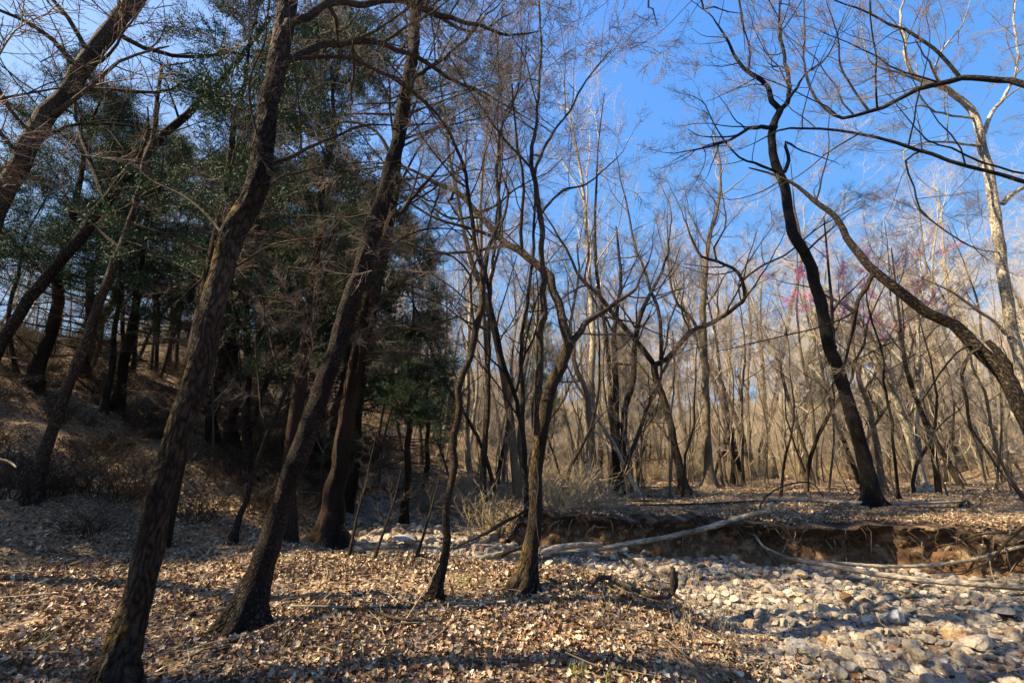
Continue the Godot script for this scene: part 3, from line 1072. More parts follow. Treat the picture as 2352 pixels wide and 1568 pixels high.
	limb(T, [1648, 602, 7, 1641, 570, 6, 1658, 540, 6, 1668, 510, 5, 1660, 450, 3], 0.7, 0.3, 1, 1.6)
	limb(T, [1518, 825, 12, 1519, 760, 11, 1507, 700, 10, 1490, 650, 9, 1475, 600, 8, 1459, 565, 7, 1440, 470, 5], 0.0, -0.8, 2, 1.3)
	finish(T)
	# --- other trees on the far bank
	T = tree(1632, 1120, 23, "straight_tree", "straight tall trunk right of the heart-shaped tree, dark at the foot", {"per": 0.9, "bark": M.bark_tan, "bmat": M.twig_bark})
	pr = trunk(T, [1632, 1121, 30, 1627, 1050, 25, 1623, 949, 23, 1619, 829, 22, 1615, 709, 20, 1619, 649, 18, 1626, 560, 14, 1650, 470, 11, 1655, 380, 7, 1640, 300, 4], 0.0, 0.3, {"flare": 0.6})
	dress(T, pr, 0.45, 2, 1.3)
	limb(T, [1618, 800, 11, 1590, 730, 10, 1560, 700, 9, 1540, 650, 7, 1535, 590, 5], 0.0, 0.8, 2, 1.4)
	finish(T)
	T = tree(1420, 1138, 24, "twin_tree", "dark twin-stemmed tree behind and right of the central fork", {"per": 1.0})
	pr = trunk(T, [1419, 1138, 24, 1416, 949, 19, 1413, 829, 17, 1411, 765, 14, 1425, 640, 10, 1415, 520, 5], 0.0, 0.0)
	dress(T, pr, 0.5, 2, 1.3)
	limb(T, [1427, 1100, 20, 1433, 990, 19, 1437, 929, 18, 1455, 869, 17, 1459, 789, 16, 1467, 741, 14, 1479, 701, 13, 1503, 657, 10, 1530, 600, 7, 1540, 520, 4], 0.05, 0.3, 2, 1.2, 0.4)
	limb(T, [1413, 835, 9, 1440, 836, 9, 1455, 838, 9, 1453, 860, 8], 0.0, 0.2, 0)
	finish(T)
	T = tree(1371, 1142, 25, "leaning_tree", "narrow brown trunk bending left, left of the dark twin stems", {"per": 1.0, "bark": M.bark_tan, "bmat": M.twig_bark})
	pr = trunk(T, [1371, 1141, 20, 1359, 1009, 17, 1347, 901, 15, 1335, 869, 14, 1319, 825, 12, 1310, 740, 10, 1330, 640, 7, 1325, 560, 4], 0.0, 0.2)
	dress(T, pr, 0.4, 2, 1.4)
	finish(T)
	T = tree(1475, 1147, 26, "dead_pole", "dead bleached pole leaning left against the trees on the far bank", {"bark": M.wood_bleached, "per": 0.6})
	pr = trunk(T, [1475, 1147, 14, 1423, 1045, 12, 1379, 969, 10, 1340, 905, 8, 1307, 849, 6, 1285, 800, 4], 0.0, -0.6, {"flare": 0.0})
	dress(T, pr, 0.3, 1, 1.0)
	finish(T)
	T = tree(1539, 1147, 27, "sapling", "thin pale sapling just left of the heart-shaped tree's foot", {"per": 1.0, "bark": M.bark_tan})
	pr = trunk(T, [1539, 1147, 8, 1541, 1050, 7, 1541, 969, 6, 1550, 860, 5, 1545, 760, 3], 0.0, 0.2)
	dress(T, pr, 0.3, 2, 1.2)
	finish(T)
	T = tree(1735, 1092, 28, "twin_tree", "pair of curved trunks joined at the foot far back in the right wood", {"per": 0.8, "bark": M.bark_tan, "bmat": M.twig_bark})
	pr = trunk(T, [1742, 1092, 22, 1726, 1052, 15, 1721, 1000, 13, 1717, 929, 12, 1718, 850, 10, 1725, 760, 8, 1715, 660, 4], 0.0, 0.2)
	dress(T, pr, 0.4, 2, 1.1)
	limb(T, [1746, 1085, 20, 1755, 1009, 18, 1779, 929, 17, 1791, 849, 15, 1803, 789, 13, 1818, 700, 11, 1840, 600, 8, 1830, 520, 5], 0.0, -0.6, 2, 1.1, 0.4)
	finish(T)
	T = tree(1707, 1118, 29, "slim_tree", "thin black straight stem on the far bank left of the curved pair", {"per": 1.0})
	pr = trunk(T, [1707, 1118, 9, 1706, 1000, 8, 1705, 897, 7, 1712, 800, 5, 1700, 700, 3], 0.0, 0.1)
	dress(T, pr, 0.35, 2, 1.1)
	finish(T)
	# --- the dark leaning tree on the far bank
	T = tree(2008, 1162, 30, "dark_leaning_tree", "black scaly trunk leaning left from the top of the cut bank", {"bark": M.bark_black, "per": 0.9, "step": 0.25})
	pr = trunk(T, [2008, 1160, 46, 1993, 1084, 43, 1968, 984, 42, 1948, 919, 41, 1928, 859, 40, 1908, 799, 39, 1898, 750, 38, 1878, 670, 36, 1848, 580, 34, 1823, 535, 33, 1813, 480, 31, 1800, 425, 29, 1783, 375, 26, 1773, 320, 24, 1776, 288, 24, 1793, 250, 22], 0.0, 0.5, {"sides": 22, "tile": 0.6, "stretch": 1.4, "lump": 0.12})
	limb(T, [1793, 252, 18, 1773, 230, 17, 1765, 195, 14, 1740, 178, 13, 1718, 165, 11, 1690, 130, 9, 1678, 100, 8, 1660, 70, 6, 1638, 40, 4], 0.5, 1.2, 2, 2.2)
	limb(T, [1792, 252, 17, 1813, 228, 15, 1812, 190, 13, 1800, 120, 10, 1790, 50, 7, 1800, -40, 4], 0.5, 0.1, 2, 2.0)
	limb(T, [1812, 228, 11, 1830, 200, 9, 1850, 170, 7, 1900, 130, 5, 1930, 60, 3], 0.5, 1.2, 2, 2.0)
	limb(T, [1783, 292, 15, 1750, 290, 13, 1718, 297, 11, 1690, 315, 9, 1648, 332, 7, 1600, 343, 5, 1560, 350, 3], 0.5, 1.8, 2, 2.4)
	limb(T, [1802, 395, 13, 1812, 370, 12, 1810, 350, 10, 1805, 325, 9, 1830, 340, 5], 0.5, 0.8, 1, 2.4)
	limb(T, [1786, 395, 9, 1750, 380, 8, 1700, 360, 6, 1650, 300, 4, 1620, 240, 3], 0.5, 1.0, 2, 2.4)
	limb(T, [1849, 582, 7, 1870, 560, 6, 1900, 535, 5, 1940, 500, 3], 0.4, 1.0, 1, 2.2)
	finish(T)
	# --- arching limb tree at the right edge
	T = tree(2440, 1150, 31, "arching_tree", "dark limb arching far left over the creek from the right edge", {"z": -7.4, "bark": M.bark, "per": 0.8, "step": 0.25})
	pr = trunk(T, [2450, 1215, 74, 2420, 1090, 66, 2348, 934, 60, 2308, 859, 56, 2243, 795, 48, 2193, 745, 43, 2133, 720, 38, 2073, 675, 35, 2018, 630, 31, 1983, 590, 26, 1948, 545, 21, 1918, 500, 19, 1868, 460, 15, 1833, 430, 11, 1788, 405, 8, 1720, 385, 4], 0.0, -1.8, {"sides": 20, "lump": 0.1})
	dress(T, pr, 0.72, 2, 1.2)
	limb(T, [2322, 880, 34, 2312, 840, 30, 2290, 806, 27, 2268, 782, 22], -0.3, -0.35, 0)
	limb(T, [2010, 622, 17, 1987, 664, 16, 1966, 713, 14, 1955, 776, 12, 1941, 832, 7], -1.0, -1.1, 1, 1.0)
	limb(T, [2250, 803, 14, 2225, 815, 13, 2211, 857, 12, 2218, 916, 12, 2232, 979, 11, 2267, 1035, 9, 2305, 1092, 6], -0.4, -0.1, 1, 1.0)
	limb(T, [2240, 790, 9, 2214, 800, 8, 2172, 839, 7, 2127, 909, 5, 2092, 951, 3], -0.5, -0.2, 1, 1.4)
	limb(T, [1966, 712, 8, 1930, 735, 6, 1850, 760, 5, 1760, 780, 4, 1680, 800, 3], -1.0, -1.0, 1, 1.2)
	finish(T)
	# --- pale tree at the far right
	T = tree(2385, 1150, 32, "pale_tree", "tall pale sunlit trunk near the right edge with patchy bark", {"z": -13.0, "bark": M.bark_pale, "bmat": M.bark_tan, "per": 0.9})
	pr = trunk(T, [2385, 1150, 48, 2370, 1000, 44, 2351, 871, 42, 2326, 759, 39, 2309, 664, 37, 2298, 549, 36, 2285, 475, 35, 2273, 400, 33, 2258, 340, 30, 2248, 290, 27, 2233, 250, 25, 2193, 217, 21, 2158, 200, 18, 2108, 180, 15, 2085, 150, 13, 2080, 100, 10, 2070, 40, 8, 2090, -60, 5], 0.0, 0.4, {"sides": 20, "lump": 0.08, "tile": 0.8, "stretch": 1.2})
	dress(T, pr, 0.7, 2, 1.6)
	limb(T, [2303, 468, 22, 2318, 452, 19, 2348, 430, 16, 2400, 390, 12, 2460, 300, 8, 2480, 150, 5], 0.1, 0.6, 2, 1.4)
	limb(T, [2262, 305, 17, 2278, 260, 15, 2318, 205, 12, 2340, 130, 9, 2330, 40, 6, 2350, -60, 4], 0.2, -0.4, 2, 1.6)
	limb(T, [2312, 768, 14, 2290, 745, 13, 2249, 717, 12, 2197, 678, 9, 2169, 661, 7, 2120, 640, 4], 0.1, 0.8, 2, 1.5)
	limb(T, [2250, 335, 10, 2190, 328, 9, 2130, 325, 7, 2075, 350, 6, 2100, 395, 4], 0.2, 0.9, 2, 1.6)
	limb(T, [2243, 272, 9, 2190, 265, 8, 2150, 255, 7, 2120, 240, 6, 2040, 262, 3], 0.2, 0.9, 2, 1.6)
	limb(T, [2158, 198, 10, 2150, 150, 8, 2175, 100, 7, 2210, 60, 5, 2230, 0, 3], 0.3, -0.3, 2, 1.6)
	limb(T, [2108, 182, 9, 2060, 165, 8, 2010, 150, 6, 1990, 120, 4, 1980, 60, 3], 0.3, 1.0, 2, 1.8)
	limb(T, [2305, 580, 6, 2260, 575, 6, 2210, 555, 5, 2160, 520, 5, 2110, 480, 4, 2090, 430, 3], 0.1, 1.3, 1, 1.8)
	finish(T)
	# --- overhanging limbs from a tree outside the right edge
	T = tree(2700, 1260, 33, "overhanging_tree", "tree beyond the right edge whose two dark boughs hang over the creek", {"z": -6.2, "bark": M.bark, "per": 1.1, "step": 0.3})
	pr = trunk(T, [2720, 1330, 70, 2680, 1000, 62, 2640, 700, 56, 2600, 460, 50, 2590, 250, 42, 2610, 50, 34, 2640, -250, 18], 0.0, 0.2)
	dress(T, pr, 0.6, 2, 1.2)
	limb(T, [2590, 300, 34, 2480, 235, 29, 2352, 197, 25, 2318, 184, 24, 2258, 185, 22, 2208, 181, 21, 2158, 192, 19, 2113, 205, 17, 2063, 230, 15, 1998, 255, 13, 1938, 268, 11, 1893, 245, 9, 1863, 200, 8, 1848, 150, 7, 1848, 50, 5, 1845, -20, 3], 0.1, -1.6, 2, 1.5, 0.35)
	limb(T, [2208, 180, 14, 2163, 125, 12, 2133, 100, 11, 2078, 65, 9, 2043, 55, 8, 1998, 30, 6, 1918, 0, 4], -0.5, -0.6, 2, 1.8)
	limb(T, [1998, 256, 9, 1960, 205, 7, 1930, 150, 6, 1925, 80, 4, 1900, 10, 3], -1.1, -1.2, 2, 2.0)
	limb(T, [2600, 480, 26, 2470, 440, 21, 2352, 413, 17, 2268, 390, 15, 2183, 369, 14, 2103, 340, 13, 2018, 320, 11, 1928, 300, 9, 1848, 292, 8, 1788, 301, 6, 1730, 330, 3], 0.0, -1.3, 2, 1.6, 0.35)
	limb(T, [2352, 398, 9, 2328, 394, 9, 2260, 372, 8, 2188, 340, 7, 2130, 320, 5, 2060, 240, 3], -0.4, -0.2, 2, 1.8)
	limb(T, [2120, 345, 8, 2080, 370, 7, 2100, 430, 6, 2115, 480, 6, 2170, 530, 5, 2240, 570, 4], -0.9, -0.6, 1, 1.6)
	finish(T)
	# --- leaning pale pair on the flat
	T = tree(2118, 1131, 34, "pale_leaning_tree", "pale sunlit trunk leaning left with a darker upright stem from one foot", {"bark": M.bark_pale, "bmat": M.bark_tan, "per": 0.8})
	pr = trunk(T, [2118, 1131, 36, 2103, 1054, 30, 2085, 986, 28, 2050, 899, 25, 2036, 853, 24, 2008, 794, 22, 1987, 752, 20, 1959, 713, 16, 1934, 696, 13, 1903, 682, 8], 0.0, 0.6, {"flare": 0.7, "tile": 0.7})
	dress(T, pr, 0.5, 2, 1.3)
	limb(T, [2112, 1080, 20, 2110, 1021, 19, 2106, 969, 18, 2111, 899, 17, 2106, 839, 15, 2111, 794, 13, 2109, 741, 11, 2120, 660, 8, 2110, 580, 5], 0.0, -0.4, 2, 1.3, 0.4)
	finish(T)
	T = tree(2028, 1124, 35, "slim_tree", "tan trunk bending left just right of the black leaning trunk", {"bark": M.bark_tan, "per": 0.8, "z": -17.5})
	pr = trunk(T, [2028, 1124, 24, 2018, 1044, 19, 2001, 951, 18, 1987, 906, 17, 1973, 871, 14, 1960, 800, 11, 1965, 700, 7], 0.0, 0.3)
	dress(T, pr, 0.4, 2, 1.3)
	finish(T)
	T = tree(2063, 1129, 36, "slim_tree", "thin dark crooked stem between the tan trunk and the pale pair", {"per": 1.0, "z": -15.5})
	pr = trunk(T, [2063, 1129, 11, 2057, 1060, 10, 2046, 951, 9, 2032, 881, 8, 2032, 829, 7, 2015, 773, 6, 1997, 717, 5, 1985, 640, 3], 0.0, 0.3)
	dress(T, pr, 0.3, 2, 1.4)
	finish(T)
	T = tree(2345, 1134, 37, "slim_tree", "crooked tan stem behind the hanging dark branch at the right edge", {"bark": M.bark_tan, "per": 1.0, "z": -15.0})
	pr = trunk(T, [2345, 1134, 14, 2300, 1060, 12, 2280, 980, 11, 2262, 900, 10, 2235, 840, 8, 2225, 760, 5], 0.0, 0.4)
	dress(T, pr, 0.3, 2, 1.4)
	finish(T)
	# --- small stems by the gravel
	for d in [[800, 1280, 845, 1084, "leftmost"], [857, 1291, 905, 1150, "middle"], [955, 1286, 995, 1154, "rightmost"]]:
		T = tree(d[0], d[1], 38 + int(d[0]) % 7, "sapling", "%s of three thin dark saplings beside the pale gravel" % d[4], {"per": 0.7, "tws": 0.4, "twm": dark_twig})
		pr = trunk(T, [d[0], d[1], 9, lerpf(d[0], d[2], 0.4) + 4, lerpf(d[1], d[3], 0.5), 7, d[2], d[3], 5, d[2] + 20, d[3] - 90, 3], 0.0, -0.2, {"flare": 0.2})
		dress(T, pr, 0.3, 0, 0.6)
		finish(T)
	# --- vine hanging beside the forked tree
	T = tree(1201, 1361, 45, "vine", "thin loose vine hanging beside the central forked tree", {"per": 0.4, "bark": M.wood_dark, "step": 0.12})
	(T.node as Node).set_meta("category", "vine")
	pr = trunk(T, [1201, 1361, 4, 1224, 1314, 4, 1241, 1264, 4, 1237, 1231, 4, 1231, 1164, 4, 1237, 1098, 4, 1225, 1000, 4, 1230, 860, 3, 1222, 700, 3], 0.12, 0.12, {"flare": 0.0, "called": "stem", "lump": 0.05})
	# --- twigs dropping into the sky from a bough above the frame
	T = tree(1650, 1100, 46, "overhead_tree", "tree whose thin twigs dangle into the blue gap at the top of the sky", {"z": -3.2, "per": 2.0, "tws": 0.4})
	T.base = Vector3(1.0, 0.0, 2.6)
	T.base.y = height(1.0, 2.6)
	(T.node as Node3D).position = T.base
	pr = trunk(T, [0, 0, 0], 0, 0) if false else [PackedVector3Array([Vector3(0, -0.3, 0), Vector3(0.1, 3, -0.1), Vector3(0.2, 6, -0.8), Vector3(0.4, 8.2, -2.6), Vector3(0.7, 9.2, -5.0)]), PackedFloat32Array([0.2, 0.16, 0.12, 0.07, 0.03])]
	pr = smooth_path(pr[0], pr[1], 0.3)
	var s := Soup.new()
	tube(s, pr[0], pr[1], 14, 0.4, 2.0, 0.1)
	part("trunk", s.mesh(M.bark), T.node)
	for d in [[1490, -60, 1500, 20, 1510, 60], [1600, -50, 1640, 15, 1700, 30], [1690, -50, 1705, 30, 1712, 120]]:
		var e: Vector3 = pr[0][pr[0].size() - 1]
		var a: Vector3 = on_z(d[0], d[1], -4.0) - T.base
		var b: Vector3 = on_z(d[2], d[3], -4.1) - T.base
		var c: Vector3 = on_z(d[4], d[5], -4.2) - T.base
		var q := smooth_path(PackedVector3Array([e, a, b, c]), PackedFloat32Array([0.02, 0.014, 0.009, 0.004]), 0.25)
		tube(T.small, q[0], q[1], 5)
		dress(T, q, 0.5, 1, 1.0)
	finish(T)

# ------------------------------------------------------------------ cedars
func cedar(seed_: int, H: float, r0: float, crown: float, reach: float, lean := Vector3.ZERO, y0 := 0.9) -> Node3D:
	var g := RandomNumberGenerator.new()
	g.seed = seed_
	var o := Node3D.new()
	var p := PackedVector3Array()
	var r := PackedFloat32Array()
	for k in 12:
		var t := k / 11.0
		p.append(Vector3(lean.x * t * H + nz.get_noise_2d(k * 1.3, seed_) * 0.25, t * H - 0.3, lean.z * t * H + nz.get_noise_2d(k * 1.3, seed_ + 50) * 0.25))
		r.append(r0 * (1.0 - 0.93 * t) * (1.5 if k == 0 else 1.0))
	var s := Soup.new()
	tube(s, p, r, 11, 0.4, 4.0, 0.12, 0.08)
	part("trunk", s.mesh(M.bark_cedar), o)
	cedar_limbs(o, g, p, H, r0, crown, reach, y0)
	return o

func cedar_limbs(o: Node3D, g: RandomNumberGenerator, p: PackedVector3Array, H: float, r0: float, crown: float, reach: float, y0 := 0.9) -> void:
	var small := Soup.new()
	var fr: Array = []
	var tw: Array = []
	var n := p.size()
	var y := y0
	while y < H - 0.3:
		var f := clampf((y + 0.3) / H, 0.0, 0.999) * (n - 1)
		var j := mini(int(f), n - 2)
		var q := p[j].lerp(p[j + 1], f - j)
		var az := g.randf() * TAU
		var live := y > crown * g.randf_range(0.8, 1.25)
		var t := clampf((y - crown) / maxf(H - crown, 0.1), 0.0, 1.0)
		var L := reach * (1.0 - 0.85 * t) * g.randf_range(0.65, 1.15) if live else reach * g.randf_range(0.4, 1.05)
		var d := Vector3(cos(az), g.randf_range(-0.1, 0.45), sin(az)).normalized()
		var pts := PackedVector3Array([q])
		var rad := PackedFloat32Array([clampf(0.012 * L, 0.009, r0 * 0.4)])
		var m := 7
		for k in m:
			d = (d + Vector3(g.randf_range(-1, 1), g.randf_range(-0.8, 0.7), g.randf_range(-1, 1)) * 0.16).normalized()
			q += d * L / m
			pts.append(q)
			rad.append(rad[0] * (1.0 - 0.75 * (k + 1.0) / m))
		tube(small, pts, rad, 4, 0.3)
		for k in range(1, m + 1):
			for w in 2:
				var e := side_dir(g, d, 0.9)
				e.y *= 0.5
				var l2 := L * g.randf_range(0.12, 0.34)
				var a := pts[k]
				var b := a + e.normalized() * l2
				if live:
					tube(small, PackedVector3Array([a, b]), PackedFloat32Array([0.006, 0.003]), 3)
					if k >= 3:
						for z in (2 if k >= 4 else 1):
							fr.append(aim((e + Vector3(g.randf_range(-0.5, 0.5), g.randf_range(-0.2, 0.5), g.randf_range(-0.5, 0.5))).normalized(), g.randf() * TAU, g.randf_range(0.45, 0.85), a.lerp(b, 0.35 + 0.6 * z)))
				else:
					tube(small, PackedVector3Array([a, b]), PackedFloat32Array([0.0055, 0.0025]), 3)
					if g.randf() < 0.36: tw.append(aim((e + d * 0.8).normalized(), g.randf() * TAU, g.randf_range(0.45, 0.9), a.lerp(b, g.randf())))
		y += g.randf_range(0.10, 0.2)
	part("branches", small.mesh(M.wood_dark), o, true)
	if fr.size():
		var tints: Array = []
		for t: Transform3D in fr:
			var a := nz.get_noise_3d(t.origin.x, t.origin.y, t.origin.z) * 0.8 + g.randf_range(-0.25, 0.25)
			tints.append(Color(1.0 + a * 0.9, 1.0 + a * 0.5, 1.0 + a * 0.3) if a > 0.0 else Color(1.0 + a * 0.5, 1.0 + a * 0.35, 1.0))
		scatter("foliage", frond_mesh[g.randi() % 3], fr, o, tints)
	if tw.size(): scatter("dead_twigs", dark_twig[g.randi() % 4], tw, o)

func build_cedars() -> void:
	# the shaggy cedar beside the gravel, traced
	var T := tree(752, 1258, 60, "cedar_tree", "shaggy red-brown cedar trunk with a fluted foot beside the gravel", {"bark": M.bark_cedar, "step": 0.2})
	var pr := trunk(T, [752, 1256, 66, 770, 1134, 52, 790, 999, 48, 810, 884, 46, 828, 790, 44, 850, 690, 42, 872, 590, 40, 890, 500, 38, 908, 380, 36, 930, 250, 34, 945, 130, 30, 955, 0, 26, 965, -200, 20, 970, -500, 8], -0.1, -0.5, {"sides": 28, "tile": 0.35, "stretch": 5.0, "lump": 0.14, "flute": 0.17, "flare": 0.8})
	var pts: PackedVector3Array = pr[0]
	var H := pts[pts.size() - 1].y
	var even := PackedVector3Array()
	for k in 14:
		var y := -0.3 + H * k / 13.0
		var j := 0
		while j < pts.size() - 2 and pts[j + 1].y < y: j += 1
		even.append(pts[j].lerp(pts[j + 1], clampf((y - pts[j].y) / maxf(pts[j + 1].y - pts[j].y, 0.01), 0, 1)))
	var g := RandomNumberGenerator.new()
	g.seed = 61
	cedar_limbs(T.node, g, even, H, 0.25, H * 0.42, 4.0, 4.4)
	# the others
	var spots := [
		[-5.6, -16.0, 12.5, 2.6, 3.3, "cedar with its dense crown edge against the pale sky left of centre"],
		[-7.4, -15.4, 13.0, 3.4, 3.0, "cedar on the slope behind the shaggy trunk, crown to the ground"],
		[-4.6, -9.6, 13.5, 6.6, 2.6, "tall thin cedar behind the mossy trunk with a high dark crown"],
		[-10.6, -16.0, 12.0, 4.4, 3.0, "dark cedar on the left slope between the leaning trunks"],
		[-13.6, -15.4, 11.0, 3.8, 3.0, "cedar at the left edge behind the brown flared foot"],
		[-10.2, -16.5, 12.5, 2.8, 3.2, "cedar higher on the slope at the left"],
		[-15.2, -14.0, 12.0, 3.0, 3.2, "cedar far up the slope at the left edge"],
		[-8.4, -21.0, 12.0, 2.4, 3.2, "cedar deep in the dark grove on the slope"],
		[-13.5, -21.0, 13.0, 2.6, 3.2, "rear cedar near the ridge of the left slope"],
		[-4.2, -23.0, 9.0, 1.4, 2.4, "small cedar beyond the gravel bend"],
		[1.3, -25.0, 11.5, 2.6, 1.6, "narrow dark cedar standing alone behind the central fork"],
		[7.4, -27.0, 9.5, 1.8, 2.0, "olive cedar among bare trunks right of the dark twin stems"],
		[20.5, -28.0, 11.0, 4.0, 2.0, "pale green cedar behind the black leaning trunk"],
		[26.0, -30.0, 9.0, 4.0, 1.8, "light green cedar behind the pale leaning pair"],
		[-6.6, -9.0, 13.5, 6.6, 2.8, "tall thin dark cedar seen left of the mossy trunk, crown high up"],
		[-16.5, -16.8, 12.0, 3.0, 3.0, "cedar just outside the left edge beside the leaning trunks"],
		[-21.0, -8.0, 12.0, 2.6, 3.2, "cedar farther outside the left edge up the slope"],
		[-22.5, -13.5, 11.0, 2.6, 3.2, "cedar on the slope outside the left edge, behind the nearer one"],
		[-18.5, -6.5, 10.5, 3.0, 3.0, "cedar outside the left edge level with the photographer"],
		[-3.4, -15.2, 10.0, 2.0, 2.2, "small dense cedar beside the far gravel bend"],
		[7.0, 4.5, 11.0, 3.0, 3.2, "cedar behind the photographer on the right"],
		[2.2, 6.5, 12.0, 3.0, 3.2, "cedar straight behind the photographer"],
		[13.5, 0.5, 11.5, 3.0, 3.2, "cedar outside the right edge by the creek"],
		[10.5, 8.0, 12.0, 3.0, 3.2, "cedar farther behind the photographer on the right"],
		[17.0, -5.0, 11.0, 3.0, 3.2, "cedar outside the right edge on the far bank"],
		[-2.0, 10.5, 12.0, 3.0, 3.2, "cedar farther straight behind the photographer"],
		[15.5, 5.5, 12.0, 3.0, 3.2, "rear cedar outside the right edge"],
		[-18.5, -19.0, 12.0, 2.6, 3.2, "leftmost rear cedar on the slope"],
		[-7.6, -18.2, 13.5, 3.0, 3.0, "tall cedar filling the middle of the dark grove"],
	]
	var protos: Array = []
	for k in 4:
		protos.append(cedar(70 + k, 12.0, 0.2, [2.6, 4.4, 3.2, 5.6][k], 3.0, Vector3([0.05, -0.03, 0.08, 0.0][k], 0, 0), 4.8 if k == 3 else 0.9))
	for k in spots.size():
		var d: Array = spots[k]
		var pk := k % 4
		if d[3] > 5.0: pk = 3
		elif d[3] > 3.7: pk = 1
		elif k % 2 == 0: pk = 0
		else: pk = 2
		var src: Node3D = protos[pk]
		var c: Node3D = src.duplicate()
		c.name = numbered("cedar_tree")
		add_child(c, true)
		c.position = Vector3(d[0], height(d[0], d[1]) - 0.05, d[1])
		c.rotation.y = k * 1.9
		c.scale = Vector3(d[4] / 3.0, d[2] / 12.0, d[4] / 3.0)
		tag(c, d[5], "cedar tree", "cedars in the wood")
	for q in protos: q.free()

# ------------------------------------------------------------------ the wood behind
func where(p: Vector3, near: float, deep: float) -> String:
	var q := p - EYE
	var px := 1176.0 + F * q.x / depth(p)
	var zone := "outside the left edge"
	for d in [[0, "behind the dark cedar grove"], [900, "behind the gravel bend"], [1120, "behind the central fork"], [1330, "behind the dark twin stems"], [1480, "behind the heart-shaped tree"], [1660, "behind the curved pair"], [1830, "behind the black leaning trunk"], [2030, "behind the pale leaning pair"], [2180, "behind the arching limb"], [2352, "outside the right edge"]]:
		if px > d[0]: zone = d[1]
	return ("at the front, " if p.z > near else "deep back, " if p.z < deep else "midway, ") + zone

